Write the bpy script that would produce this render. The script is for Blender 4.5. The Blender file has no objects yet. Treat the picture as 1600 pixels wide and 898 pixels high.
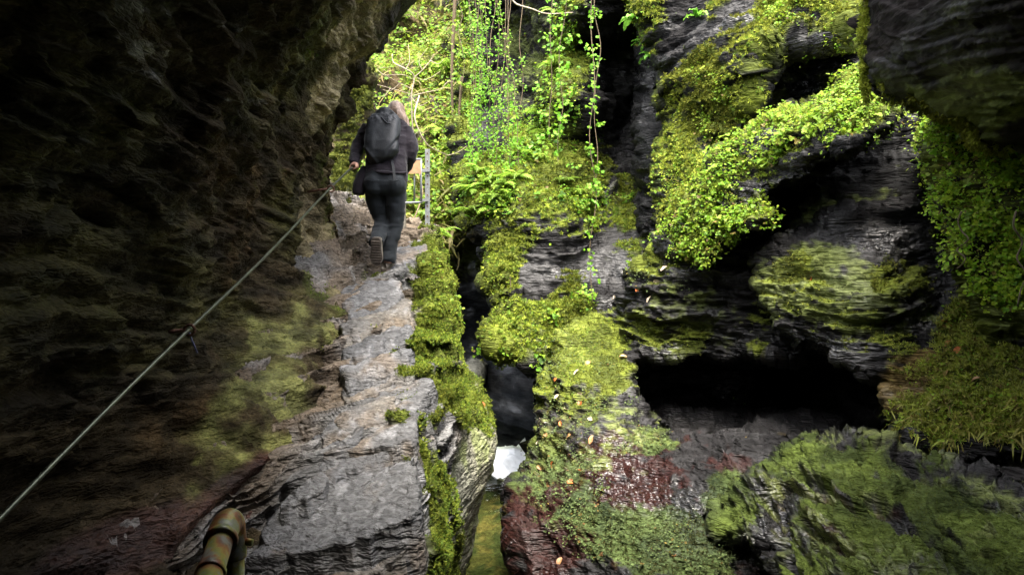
import bpy, bmesh, math, random
import numpy as np
from mathutils import Vector, Matrix

random.seed(7)
RNG = np.random.default_rng(11)
SC = bpy.context.scene
COL = SC.collection

# ------------------------------------------------------------------ camera, sky, sun, exposure
F = 1100.0                      # focal length in pixels of the 1600 px wide photograph
CAMZ = 1.6
cam = bpy.data.cameras.new('camera')
cam.sensor_width = 36.0
cam.lens = F / 1600.0 * 36.0
cam.clip_start = 0.05
cam.clip_end = 500.0
cam_o = bpy.data.objects.new('camera', cam)
cam_o.location = (0, 0, CAMZ)
cam_o.rotation_euler = (math.radians(90), 0, 0)
COL.objects.link(cam_o)
SC.camera = cam_o

SUN_ELEV, SUN_AZ = math.radians(70), math.radians(178)     # azimuth measured from +Y towards +X
wd = bpy.data.worlds.new('World')
SC.world = wd
wd.use_nodes = True
wn = wd.node_tree
sky = wn.nodes.new('ShaderNodeTexSky')
sky.sky_type = 'NISHITA'
sky.sun_disc = False
sky.sun_elevation = SUN_ELEV
sky.sun_rotation = SUN_AZ
sky.air_density = 1.0
sky.dust_density = 7.0
sky.ozone_density = 0.6
wn.nodes['Background'].inputs['Strength'].default_value = 0.15
# a bright hazy white sky: the blue is mostly washed out
hs = wn.nodes.new('ShaderNodeHueSaturation')
hs.inputs['Saturation'].default_value = 0.4
wn.links.new(sky.outputs[0], hs.inputs['Color'])
wn.links.new(hs.outputs[0], wn.nodes['Background'].inputs['Color'])

sl = bpy.data.lights.new('sun', 'SUN')
sl.energy = 1.3
sl.angle = math.radians(28)
sl.color = (1.0, 0.92, 0.78)
so = bpy.data.objects.new('sun', sl)
COL.objects.link(so)
sdir = Vector((math.sin(SUN_AZ) * math.cos(SUN_ELEV), math.cos(SUN_AZ) * math.cos(SUN_ELEV), math.sin(SUN_ELEV)))
so.rotation_euler = sdir.to_track_quat('Z', 'Y').to_euler()
so.location = (0, 8, 14)

SC.view_settings.view_transform = 'Standard'
SC.view_settings.look = 'None'
SC.view_settings.exposure = 3.05
SC.view_settings.gamma = 1.0
SC.view_settings.use_curve_mapping = False
SC.cycles.use_denoising = True
SC.cycles.use_adaptive_sampling = True
SC.cycles.adaptive_threshold = 0.02
SC.cycles.max_bounces = 6
SC.cycles.diffuse_bounces = 4
SC.cycles.transparent_max_bounces = 8

# ------------------------------------------------------------------ numpy helpers
def _hash(ix, iy, iz):
    h = (ix.astype(np.int64) * 374761393 + iy.astype(np.int64) * 668265263 + iz.astype(np.int64) * 2147483647 + 1013) & 0xFFFFFFFF
    h = ((h ^ (h >> 13)) * 1274126177) & 0xFFFFFFFF
    h = ((h ^ (h >> 16)) * 2246822519) & 0xFFFFFFFF
    return (h ^ (h >> 15)) & 0xFFFF

def noise(p):
    """smooth value noise in [-1, 1]; p is (N,3)"""
    p = np.asarray(p, dtype=np.float64)
    i = np.floor(p).astype(np.int64)
    f = p - i
    u = f * f * f * (f * (f * 6 - 15) + 10)
    out = 0.0
    for dx in (0, 1):
        wx = u[:, 0] if dx else 1 - u[:, 0]
        for dy in (0, 1):
            wy = u[:, 1] if dy else 1 - u[:, 1]
            for dz in (0, 1):
                wz = u[:, 2] if dz else 1 - u[:, 2]
                out = out + wx * wy * wz * (_hash(i[:, 0] + dx, i[:, 1] + dy, i[:, 2] + dz) / 32767.5 - 1.0)
    return out

def fbm(p, oct=4, lac=2.03, gain=0.5):
    p = np.asarray(p, dtype=np.float64)
    a, s, t = 1.0, 0.0, 0.0
    for k in range(oct):
        s = s + a * noise(p + k * 17.3)
        t += a
        p = p * lac
        a *= gain
    return s / t * 1.5

def ridged(p, oct=3):
    a, s, t = 1.0, 0.0, 0.0
    for k in range(oct):
        s = s + a * (1 - np.abs(noise(p + k * 9.1)) * 2)
        t += a
        p = p * 2.1
        a *= 0.5
    return s / t

def sstep(a, b, x):
    t = np.clip((x - a) / (b - a), 0, 1)
    return t * t * (3 - 2 * t)

def lerp(a, b, t):
    return a + (b - a) * t

def mixc(c, col, t):
    return c * (1 - t[:, None]) + np.array(col)[None, :] * t[:, None]

def unproj(px, py, d):
    px, py, d = np.broadcast_arrays(np.asarray(px, float), np.asarray(py, float), np.asarray(d, float))
    return np.stack([(px - 800.0) / F * d, d, CAMZ - (py - 449.0) / F * d], -1)

def at(px, py, d):
    return Vector(((px - 800.0) / F * d, d, CAMZ - (py - 449.0) / F * d))

def proj(P):
    d = np.maximum(P[:, 1], 0.05)
    return 800 + P[:, 0] / d * F, 449 - (P[:, 2] - CAMZ) / d * F

def zones(px, py, lst):
    """soft union of ellipses (cx, cy, rx, ry, degrees, value): value inside, fading past the rim"""
    z = np.zeros_like(px)
    for cx, cy, rx, ry, a, v in lst:
        a = math.radians(a)
        dx, dy = px - cx, py - cy
        u = (dx * math.cos(a) + dy * math.sin(a)) / rx
        w = (-dx * math.sin(a) + dy * math.cos(a)) / ry
        r = np.sqrt(u * u + w * w)
        z = np.maximum(z, v * (1 - sstep(0.6, 1.4, r)))
    return z

def rbf(ctrl, qx, qy):
    c = np.array(ctrl, float)
    xy = c[:, :2] / 300.0
    n = len(c)
    r = np.linalg.norm(xy[:, None] - xy[None], axis=2)
    K = np.where(r > 0, r * r * np.log(r + 1e-9), 0) + np.eye(n) * 0.002
    A = np.zeros((n + 3, n + 3))
    A[:n, :n] = K
    A[:n, n] = 1; A[:n, n + 1:] = xy
    A[n, :n] = 1; A[n + 1:, :n] = xy.T
    w = np.linalg.solve(A, np.concatenate([c[:, 2], np.zeros(3)]))
    q = np.stack([qx, qy], -1) / 300.0
    out = np.full(len(q), w[n]) + q @ w[n + 1:]
    for k in range(n):
        rr = np.sqrt(((q - xy[k]) ** 2).sum(1))
        out += w[k] * rr * rr * np.log(rr + 1e-9)
    return out

def chaikin(poly, it=1):
    p = np.array(poly, float)
    for _ in range(it):
        n = np.roll(p, -1, 0)
        p = np.stack([p * 0.75 + n * 0.25, p * 0.25 + n * 0.75], 1).reshape(-1, 2)
    return p

def poly_sdf(poly, qx, qy):
    """signed distance (positive inside) and nearest border point"""
    q = np.stack([qx, qy], -1)
    best = np.full(len(q), 1e18); near = np.zeros_like(q)
    inside = np.zeros(len(q), bool)
    m = len(poly)
    for k in range(m):
        a, b = poly[k], poly[(k + 1) % m]
        ab = b - a
        t = np.clip(((q - a) @ ab) / (ab @ ab + 1e-12), 0, 1)
        c = a + t[:, None] * ab
        d2 = ((q - c) ** 2).sum(1)
        upd = d2 < best
        best = np.where(upd, d2, best)
        near[upd] = c[upd]
        cond = ((a[1] > qy) != (b[1] > qy))
        xx = a[0] + (qy - a[1]) / (b[1] - a[1] + 1e-12) * (b[0] - a[0])
        inside ^= cond & (qx < xx)
    s = np.sqrt(best)
    return np.where(inside, s, -s), near

# ------------------------------------------------------------------ object helpers
def tag(o, label=None, cat=None, group=None, kind=None):
    if label: o['label'] = label
    if cat: o['category'] = cat
    if group: o['group'] = group
    if kind: o['kind'] = kind
    return o

def mesh_obj(name, V, Fc, mat=None, parent=None, cols=None, attrs=None, smooth=True):
    """V (n,3), Fc (m,3) or (m,4) int array -> object"""
    V = np.ascontiguousarray(V, dtype=np.float32)
    Fc = np.ascontiguousarray(Fc, dtype=np.int32)
    k = Fc.shape[1]
    me = bpy.data.meshes.new(name)
    me.vertices.add(len(V)); me.vertices.foreach_set('co', V.ravel())
    me.loops.add(Fc.size); me.loops.foreach_set('vertex_index', Fc.ravel())
    me.polygons.add(len(Fc))
    me.polygons.foreach_set('loop_start', np.arange(0, Fc.size, k, dtype=np.int32))
    me.polygons.foreach_set('loop_total', np.full(len(Fc), k, dtype=np.int32))
    me.polygons.foreach_set('use_smooth', np.full(len(Fc), smooth, dtype=bool))
    if cols is not None:
        a = me.attributes.new('col', 'FLOAT_COLOR', 'POINT')
        c4 = np.ones((len(V), 4), np.float32); c4[:, :3] = cols
        a.data.foreach_set('color', c4.ravel())
    for nm, arr in (attrs or {}).items():
        a = me.attributes.new(nm, 'FLOAT', 'POINT')
        a.data.foreach_set('value', np.ascontiguousarray(arr, np.float32))
    me.update(); me.validate()
    if mat: me.materials.append(mat)
    o = bpy.data.objects.new(name, me)
    COL.objects.link(o)
    if parent: o.parent = parent
    return o

def empty(name, loc=(0, 0, 0)):
    o = bpy.data.objects.new(name, None)
    o.empty_display_size = 0.1
    o.location = loc
    COL.objects.link(o)
    return o

# ------------------------------------------------------------------ materials
def new_mat(name):
    m = bpy.data.materials.new(name)
    m.use_nodes = True
    return m, m.node_tree, m.node_tree.nodes['Principled BSDF']

def rock_material(name, scale=1.0, bump=0.5, stretch=(1, 1, 3.0), rot=(0, 0, 0), rough=(0.35, 0.85)):
    m, nt, b = new_mat(name)
    N, L = nt.nodes, nt.links
    ac = N.new('ShaderNodeAttribute'); ac.attribute_name = 'col'
    aw = N.new('ShaderNodeAttribute'); aw.attribute_name = 'wet'
    am = N.new('ShaderNodeAttribute'); am.attribute_name = 'moss'
    tc = N.new('ShaderNodeTexCoord')
    mp = N.new('ShaderNodeMapping'); mp.inputs['Scale'].default_value = [s * scale for s in stretch]
    mp.inputs['Rotation'].default_value = rot
    L.new(tc.outputs['Object'], mp.inputs['Vector'])
    n1 = N.new('ShaderNodeTexNoise'); n1.inputs['Scale'].default_value = 9; n1.inputs['Detail'].default_value = 8
    n1.inputs['Roughness'].default_value = 0.74; n1.inputs['Distortion'].default_value = 0.6
    n2 = N.new('ShaderNodeTexNoise'); n2.inputs['Scale'].default_value = 34; n2.inputs['Detail'].default_value = 5
    n2.inputs['Roughness'].default_value = 0.7
    for n in (n1, n2): L.new(mp.outputs[0], n.inputs['Vector'])
    # colour: attribute times grain
    r1 = N.new('ShaderNodeMapRange'); r1.inputs['From Min'].default_value = 0.3; r1.inputs['From Max'].default_value = 0.72
    r1.inputs['To Min'].default_value = 0.45; r1.inputs['To Max'].default_value = 1.5
    L.new(n1.outputs['Fac'], r1.inputs['Value'])
    r2 = N.new('ShaderNodeMapRange'); r2.inputs['From Min'].default_value = 0.3; r2.inputs['From Max'].default_value = 0.7
    r2.inputs['To Min'].default_value = 0.50; r2.inputs['To Max'].default_value = 1.5
    L.new(n2.outputs['Fac'], r2.inputs['Value'])
    mu = N.new('ShaderNodeMath'); mu.operation = 'MULTIPLY'
    L.new(r1.outputs[0], mu.inputs[0]); L.new(r2.outputs[0], mu.inputs[1])
    vm = N.new('ShaderNodeVectorMath'); vm.operation = 'SCALE'
    L.new(ac.outputs['Color'], vm.inputs[0]); L.new(mu.outputs[0], vm.inputs['Scale'])
    L.new(vm.outputs[0], b.inputs['Base Color'])
    # roughness from wetness, broken up
    rr = N.new('ShaderNodeMapRange'); rr.inputs['To Min'].default_value = rough[1]; rr.inputs['To Max'].default_value = rough[0]
    wsub = N.new('ShaderNodeMath'); wsub.operation = 'MULTIPLY_ADD'
    wsub.inputs[1].default_value = 0.7; L.new(n1.outputs['Fac'], wsub.inputs[0])
    wsub.inputs[2].default_value = -0.35
    wadd = N.new('ShaderNodeMath'); wadd.operation = 'ADD'; wadd.use_clamp = True
    L.new(aw.outputs['Fac'], wadd.inputs[0]); L.new(wsub.outputs[0], wadd.inputs[1])
    L.new(wadd.outputs[0], rr.inputs['Value'])
    L.new(rr.outputs[0], b.inputs['Roughness'])
    # relief
    nb = N.new('ShaderNodeTexNoise'); nb.inputs['Scale'].default_value = 12; nb.inputs['Detail'].default_value = 2.5
    nb.inputs['Roughness'].default_value = 0.6; nb.inputs['Distortion'].default_value = 0.3
    L.new(mp.outputs[0], nb.inputs['Vector'])
    bp = N.new('ShaderNodeBump'); bp.inputs['Strength'].default_value = bump; bp.inputs['Distance'].default_value = 0.075 / scale
    L.new(nb.outputs['Fac'], bp.inputs['Height'])
    L.new(bp.outputs[0], b.inputs['Normal'])
    sp = N.new('ShaderNodeMapRange'); sp.inputs['To Min'].default_value = 0.05; sp.inputs['To Max'].default_value = 0.36
    L.new(wadd.outputs[0], sp.inputs['Value']); L.new(sp.outputs[0], b.inputs['Specular IOR Level'])
    return m

def leaf_material(name, trans=0.35, rough=0.55, spec=0.25, var=0.35):
    m, nt, b = new_mat(name)
    N, L = nt.nodes, nt.links
    ac = N.new('ShaderNodeAttribute'); ac.attribute_name = 'col'
    b.inputs['Roughness'].default_value = rough
    b.inputs['Specular IOR Level'].default_value = spec
    L.new(ac.outputs['Color'], b.inputs['Base Color'])
    tr = N.new('ShaderNodeBsdfTranslucent')
    L.new(ac.outputs['Color'], tr.inputs['Color'])
    mx = N.new('ShaderNodeMixShader'); mx.inputs[0].default_value = trans
    L.new(b.outputs[0], mx.inputs[1]); L.new(tr.outputs[0], mx.inputs[2])
    L.new(mx.outputs[0], N['Material Output'].inputs['Surface'])
    return m

def plain_material(name, col, rough=0.6, metal=0.0, noise_scale=40, amt=0.25, bump=0.1, spec=0.5):
    m, nt, b = new_mat(name)
    N, L = nt.nodes, nt.links
    tc = N.new('ShaderNodeTexCoord')
    n = N.new('ShaderNodeTexNoise'); n.inputs['Scale'].default_value = noise_scale; n.inputs['Detail'].default_value = 6
    L.new(tc.outputs['Object'], n.inputs['Vector'])
    cr = N.new('ShaderNodeValToRGB')
    cr.color_ramp.elements[0].position = 0.3; cr.color_ramp.elements[1].position = 0.7
    cr.color_ramp.elements[0].color = [c * (1 - amt) for c in col] + [1]
    cr.color_ramp.elements[1].color = [min(1, c * (1 + amt)) for c in col] + [1]
    L.new(n.outputs['Fac'], cr.inputs[0]); L.new(cr.outputs[0], b.inputs['Base Color'])
    b.inputs['Roughness'].default_value = rough
    b.inputs['Metallic'].default_value = metal
    b.inputs['Specular IOR Level'].default_value = spec
    bp = N.new('ShaderNodeBump'); bp.inputs['Strength'].default_value = bump; bp.inputs['Distance'].default_value = 0.01
    L.new(n.outputs['Fac'], bp.inputs['Height']); L.new(bp.outputs[0], b.inputs['Normal'])
    return m

M_SLATE = rock_material('slate_path_rock', 1.0, 0.7, (1, 1, 3.2), (0.0, math.radians(24), 0), (0.3, 0.85))
M_CAVE = rock_material('cave_wall_rock', 1.5, 0.7, (1.0, 0.8, 2.6), (math.radians(-12), math.radians(12), 0), (0.4, 0.9))
M_WET = rock_material('wet_gorge_rock', 1.0, 0.75, (0.6, 0.6, 3.2), (0, math.radians(-6), 0), (0.16, 0.75))
M_DIP = rock_material('dipping_gorge_rock', 1.2, 0.7, (0.7, 0.8, 2.8), (0, math.radians(30), 0), (0.2, 0.85))
M_SMOOTH = rock_material('overhang_rock', 0.8, 0.18, (0.5, 0.6, 3.4), (0, math.radians(-14), 0), (0.3, 0.85))
M_HILL = rock_material('hillside_soil', 0.8, 0.6, (1, 1, 1), (0, 0, 0), (0.6, 0.9))
M_LEAF = leaf_material('leaf', 0.45, 0.5, 0.2)
M_MOSS = leaf_material('moss_frond', 0.35, 0.75, 0.15)

# ------------------------------------------------------------------ rock sheets
def grid_normals(P3):
    du = np.gradient(P3, axis=1)
    dv = np.gradient(P3, axis=0)
    n = np.cross(du, dv)
    n /= np.linalg.norm(n, axis=2, keepdims=True) + 1e-12
    return n

def strata(P, n, thick, amp, seed=0.0, warp=0.5):
    """stepped layers: every layer of rock stands a little further in or out than its neighbours"""
    n = np.array(n, float); n /= np.linalg.norm(n)
    t = P @ n / thick + warp * fbm(P * 0.9 + seed, 3) + 0.18 * noise(P * 5.0 + seed)
    i = np.floor(t); f = t - i
    q = P * 1.3 + seed
    ax = np.cross(n, [0.3, 1.0, 0.1]); ax /= np.linalg.norm(ax); bx = np.cross(n, ax)
    L = max(thick * 4.5, 0.12)
    wv = 0.45 * noise(P * (1.2 / L) + seed)
    ua, ub = P @ ax / L + wv, P @ bx / L + wv * .7
    def val(k):
        # patchy per layer: the layer breaks off in smooth swells and along joints
        h = k * 0.377
        cell = _hash(np.floor(ua + h), np.floor(ub + h * 1.7), k) / 32767.5 - 1.0
        return 0.6 * noise(np.stack([q[:, 0] + k * 7.77, q[:, 1] + k * 3.1, k * 5.37], -1)) + 0.45 * cell
    a, b = val(i), val(i + 1)
    e = sstep(0.86, 1.0, f)
    lip = 0.35 * (f - 0.5)
    return amp * (a * (1 - e) + b * e + lip)

class Sheet:
    pass

def finish_sheet(name, P3, mask_s, keep, disp, paint, mat, flip=False, label=None, cat=None, kind='structure', parent=None):
    """displace along normals, colour, build mesh"""
    H, W = P3.shape[:2]
    N3 = grid_normals(P3)
    cam = np.array([0, 0, CAMZ])
    P = P3.reshape(-1, 3); N = N3.reshape(-1, 3)
    if flip is None:
        sgn = np.sign(((cam - P) * N).sum(1)); sgn[sgn == 0] = 1
        if np.median(sgn) < 0: N = -N
    elif flip:
        N = -N
    px, py = proj(P)
    base = P.copy()
    dd0 = disp(P, N, px, py, np.zeros(len(P)))
    N1 = grid_normals((P + N * dd0[:, None]).reshape(H, W, 3)).reshape(-1, 3)
    if (N1 * N).sum() < 0: N1 = -N1
    moss = paint('moss', P, N1, px, py)          # moss settles on the small ledges of the broken rock
    dd = disp(P, N, px, py, moss)
    if mask_s is not None:
        dd = dd * sstep(-30, 6, mask_s)
    P = P + N * dd[:, None]
    N3b = grid_normals(P.reshape(H, W, 3)).reshape(-1, 3)
    if (N3b * N).sum() < 0: N3b = -N3b
    col, wet = paint('col', P, N3b, px, py, moss)
    idx = np.arange(H * W).reshape(H, W)
    q = np.stack([idx[:-1, :-1], idx[1:, :-1], idx[1:, 1:], idx[:-1, 1:]], -1).reshape(-1, 4)
    if keep is not None:
        q = q[keep[q].all(1)]
    used = np.zeros(H * W, bool); used[q.ravel()] = True
    remap = np.cumsum(used) - 1
    o = mesh_obj(name, P[used], remap[q], mat, parent, col[used], {'wet': wet[used], 'moss': moss[used]})
    if kind: o['kind'] = kind
    tag(o, label, cat)
    S = Sheet()
    S.obj = o; S.P = P; S.N = N3b; S.px = px; S.py = py; S.moss = moss; S.base = base
    S.s = mask_s if mask_s is not None else np.full(len(P), 50.0)
    S.ok = used & (S.s > 0)
    return S

def relief(name, poly, ctrl, disp, paint, mat, step=2.4, curl=(26, 0.35), skirt=1.2, jag=1.0, skirt_dir=None, **kw):
    poly = chaikin(poly, 1)
    ns = 9
    M = ns * step
    x0, y0 = poly.min(0) - M - 8; x1, y1 = poly.max(0) + M + 8
    gx, gy = np.meshgrid(np.arange(x0, x1, step), np.arange(y0, y1, step))
    H, W = gx.shape
    qx, qy = gx.ravel(), gy.ravel()
    q3 = np.stack([qx, qy, np.full_like(qx, len(name) * 3.7)], -1)
    s, near = poly_sdf(poly, qx, qy)
    s = s + jag * (9 * fbm(q3 / 38.0, 2) + 4 * noise(q3 / 9.0))
    d = rbf(ctrl, qx, qy)
    t = np.clip(s / curl[0], 0, 1)
    d = d + curl[1] * (1 - np.sqrt(np.clip(1 - (1 - t) ** 2, 0, 1)))
    out = s < 0
    # outside the outline the sheet turns back into the rock
    k = np.clip(-s / M, 0, 1.2)
    if skirt_dir is None: d = np.where(out, d + skirt * k, d)
    g = np.gradient(s.reshape(H, W), step)
    gn = np.stack([g[1].ravel(), g[0].ravel()], -1)
    gl = (gn ** 2).sum(1) + 0.15
    mv = np.where(out, -s, 0)
    qx2 = qx + gn[:, 0] / gl * mv * 0.95
    qy2 = qy + gn[:, 1] / gl * mv * 0.95
    P3 = unproj(qx2, qy2, d)
    if skirt_dir is not None: P3 = P3 + np.array(skirt_dir)[None] * (np.where(out, k, 0) * skirt)[:, None]
    P3 = P3.reshape(H, W, 3)
    keep = s > -M
    return finish_sheet(name, P3, s, keep, disp, paint, mat, flip=None, **kw)

# ------------------------------------------------------------------ colours of the place (linear albedo)
C_SLATE = np.array((0.102, 0.101, 0.099))
C_SLATE_D = np.array((0.075, 0.076, 0.080))
C_MUD = np.array((0.120, 0.090, 0.060))
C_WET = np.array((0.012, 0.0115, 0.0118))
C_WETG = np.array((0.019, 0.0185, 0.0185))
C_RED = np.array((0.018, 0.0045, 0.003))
C_MOSS = np.array((0.095, 0.115, 0.016))
C_MOSS_D = np.array((0.042, 0.052, 0.010))
C_ALGAE = np.array((0.100, 0.120, 0.035))
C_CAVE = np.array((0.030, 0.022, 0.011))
C_OLIVE = np.array((0.042, 0.037, 0.009))
C_RUST = np.array((0.062, 0.036, 0.014))
C_PURPLE = np.array((0.034, 0.027, 0.029))

def moss_field(P, N, px, py, zl, up=0.25, ns=1.0):
    z = zones(px, py, zl)
    n = fbm(P * 2.6 * ns, 4)
    m = z + 0.30 * n + up * N[:, 2] * (z > 0.05)
    return sstep(0.42, 0.62, m)

def pillows(P, moss, a=0.05):
    return moss * (a * (0.9 * fbm(P * 3.6, 2) + 0.7 * np.abs(noise(P * 9.0)) + 0.45 * noise(P * 21.0)) + 0.012)

# ---- left cave wall: a leaning wall that arches over the path and over the camera
def zpath(y):
    return 0.55 + (y - 3.3) * 0.36

def catmull(pts, v):
    pts = np.array(pts, float)
    n = len(pts) - 1
    t = np.clip(v, 0, 1) * n
    i = np.clip(np.floor(t).astype(int), 0, n - 1); f = (t - i)[:, None]
    g = lambda k: pts[np.clip(k, 0, n)]
    a, b, c, d = g(i - 1), g(i), g(i + 1), g(i + 2)
    return 0.5 * ((2 * b) + (c - a) * f + (2 * a - 5 * b + 4 * c - d) * f ** 2 + (3 * b - a - 3 * c + d) * f ** 3)

LW_PROF = [(-2.2, -1.55), (-0.9, -1.45), (-0.25, -1.38), (0.0, -1.42), (0.3, -1.66), (0.8, -1.71), (1.3, -1.62),
           (1.85, -1.43), (2.1, -1.27), (2.55, -0.88), (2.95, -0.35), (3.3, 0.35)]
def build_left_wall():
    nv, nu = 520, 430
    v = np.linspace(0, 1, nv)
    pr = catmull(LW_PROF, v)
    # finer towards the far end, where the wall is foreshortened
    ub = np.linspace(0, 1, nu)
    y = -3.6 + (7.25 + 3.6) * ub ** 0.8
    Y, Hh = np.meshgrid(y, pr[:, 0])
    X = np.repeat(pr[:, 1][:, None], nu, 1)
    low = sstep(0.6, -0.2, Hh)
    X = X + 0.22 * low * sstep(5.5, 3.6, Y) - 0.25 * sstep(3.0, 1.0, Y) * low
    Z = zpath(Y) + Hh
    # over and behind the photographer the rock rises a little
    Z = Z + 0.9 * sstep(2.5, -1.0, Y) * sstep(0.5, 3.0, Hh)
    # outside the cave mouth the overhang stops short of the path's edge
    X = np.minimum(X, lerp(0.5, -0.86, sstep(0.8, 2.8, Y)) + 0.1 * (Hh - 2.6))
    # the far end of the wall turns away to the left
    e = sstep(7.0, 7.25, Y)
    X = X - 0.7 * e ** 2
    P3 = np.stack([X, Y, Z], -1)
    def paint(what, P, N, px, py, moss=None):
        if what == 'moss':
            z = zones(px, py, [(505, 60, 40, 60, 30, .55), (550, 60, 60, 20, -40, .35), (520, 300, 25, 130, 5, .45), (500, 460, 45, 70, 10, .5),
                               (330, 370, 45, 45, 0, .3), (460, 520, 60, 60, 0, .42), (545, 30, 40, 30, 0, .5)])
            return sstep(0.45, 0.7, z + 0.28 * fbm(P * 2.5, 4)) * 0.6
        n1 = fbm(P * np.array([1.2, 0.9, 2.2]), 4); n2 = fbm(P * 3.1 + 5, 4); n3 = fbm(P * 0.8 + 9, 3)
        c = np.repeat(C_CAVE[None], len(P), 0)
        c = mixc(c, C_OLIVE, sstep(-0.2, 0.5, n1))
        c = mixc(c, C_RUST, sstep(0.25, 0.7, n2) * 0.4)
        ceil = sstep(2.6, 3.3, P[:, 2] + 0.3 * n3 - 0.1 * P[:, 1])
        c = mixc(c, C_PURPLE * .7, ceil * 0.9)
        pale = sstep(0.2, 0.6, n3 + 0.5 * zones(px, py, [(500, 300, 70, 220, 8, .7), (420, 670, 150, 100, -25, 1.0), (470, 540, 80, 140, 0, .95)]))
        c = mixc(c, (0.27, 0.22, 0.125), pale * 0.8 * sstep(270, 450, px))
        alg = sstep(0.35, 0.85, zones(px, py, [(390, 670, 130, 80, -32, .75), (340, 750, 90, 30, -30, .6), (450, 560, 80, 90, 0, .5)]) + 0.5 * n2 + .3 * n1 + .25 * noise(P * 12))
        c = mixc(c, (0.155, 0.160, 0.050), alg * 0.75)
        red = sstep(0.35, 0.7, zones(px, py, [(370, 780, 130, 45, -35, 1.0), (200, 850, 200, 60, -20, .7)]) + 0.3 * n1)
        c = mixc(c, (0.040, 0.014, 0.009), red * 0.8)
        # quartz veins and pale scars on the ceiling
        q = np.abs(py - (95 + 0.26 * (px - 180)) - 5 * noise(P * 6))
        q2 = np.abs(py - (0 + 0.30 * (px - 235)) - 4 * noise(P * 6))
        vein = ((q < 2.2) & (px > 60) & (px < 400) & (n2 > -.1)) | ((q2 < 2.4) & (px > 230) & (px < 440))
        c = mixc(c, (0.16, 0.155, 0.14), sstep(0.2, .5, vein.astype(float)) * 0.7)
        scar = sstep(0.5, 0.75, zones(px, py, [(200, 10, 30, 14, 10, 1), (272, 32, 32, 13, 15, 1), (215, 75, 40, 10, 8, .8), (290, 90, 40, 7, 10, .7)]) + 0.25 * n2)
        c = mixc(c, (0.15, 0.145, 0.105), scar * 0.75)
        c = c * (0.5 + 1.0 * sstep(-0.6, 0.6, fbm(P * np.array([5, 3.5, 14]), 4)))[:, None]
        mcol = lerp(C_MOSS_D, C_MOSS, sstep(-.5, .5, n2)[:, None])
        c = c * (1 - moss[:, None]) + mcol * moss[:, None]
        wet = 0.25 + 0.3 * n1 + 0.4 * red
        return c, np.clip(wet, 0, 1)
    def disp(P, N, px, py, moss):
        n = (0.40, 0.12, 0.92)
        ceil = sstep(2.4, 3.1, P[:, 2] - 0.18 * P[:, 1])
        a = 1 - 0.8 * ceil
        big = (0.11 * fbm(P * 0.7 + 3, 3) + 0.05 * fbm(P * 2.0 + 8, 3)) * (1 - .45 * ceil)
        st = strata(P, n, 0.17, 0.07, 2.0, 0.8) + strata(P, n, 0.06, 0.034, 5.0, 0.6) + strata(P, n, 0.025, 0.012, 9.0, 0.6)
        rub = 0.018 * ridged(P * np.array([4, 2.6, 7.0]), 3) + 0.006 * fbm(P * 14, 2)
        # deep undercut where the wall meets the path
        cut = zones(px, py, [(400, 765, 110, 22, -33, 1.0), (330, 830, 60, 30, -35, .8), (470, 400, 12, 40, 0, .6), (475, 270, 6, 25, 0, .5)])
        crack = -0.13 * sstep(0.3, 0.9, cut)
        return big + a * (st + rub) + crack + pillows(P, moss, 0.03)
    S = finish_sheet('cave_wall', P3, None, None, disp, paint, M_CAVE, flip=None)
    return S
LEFT = build_left_wall()

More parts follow.
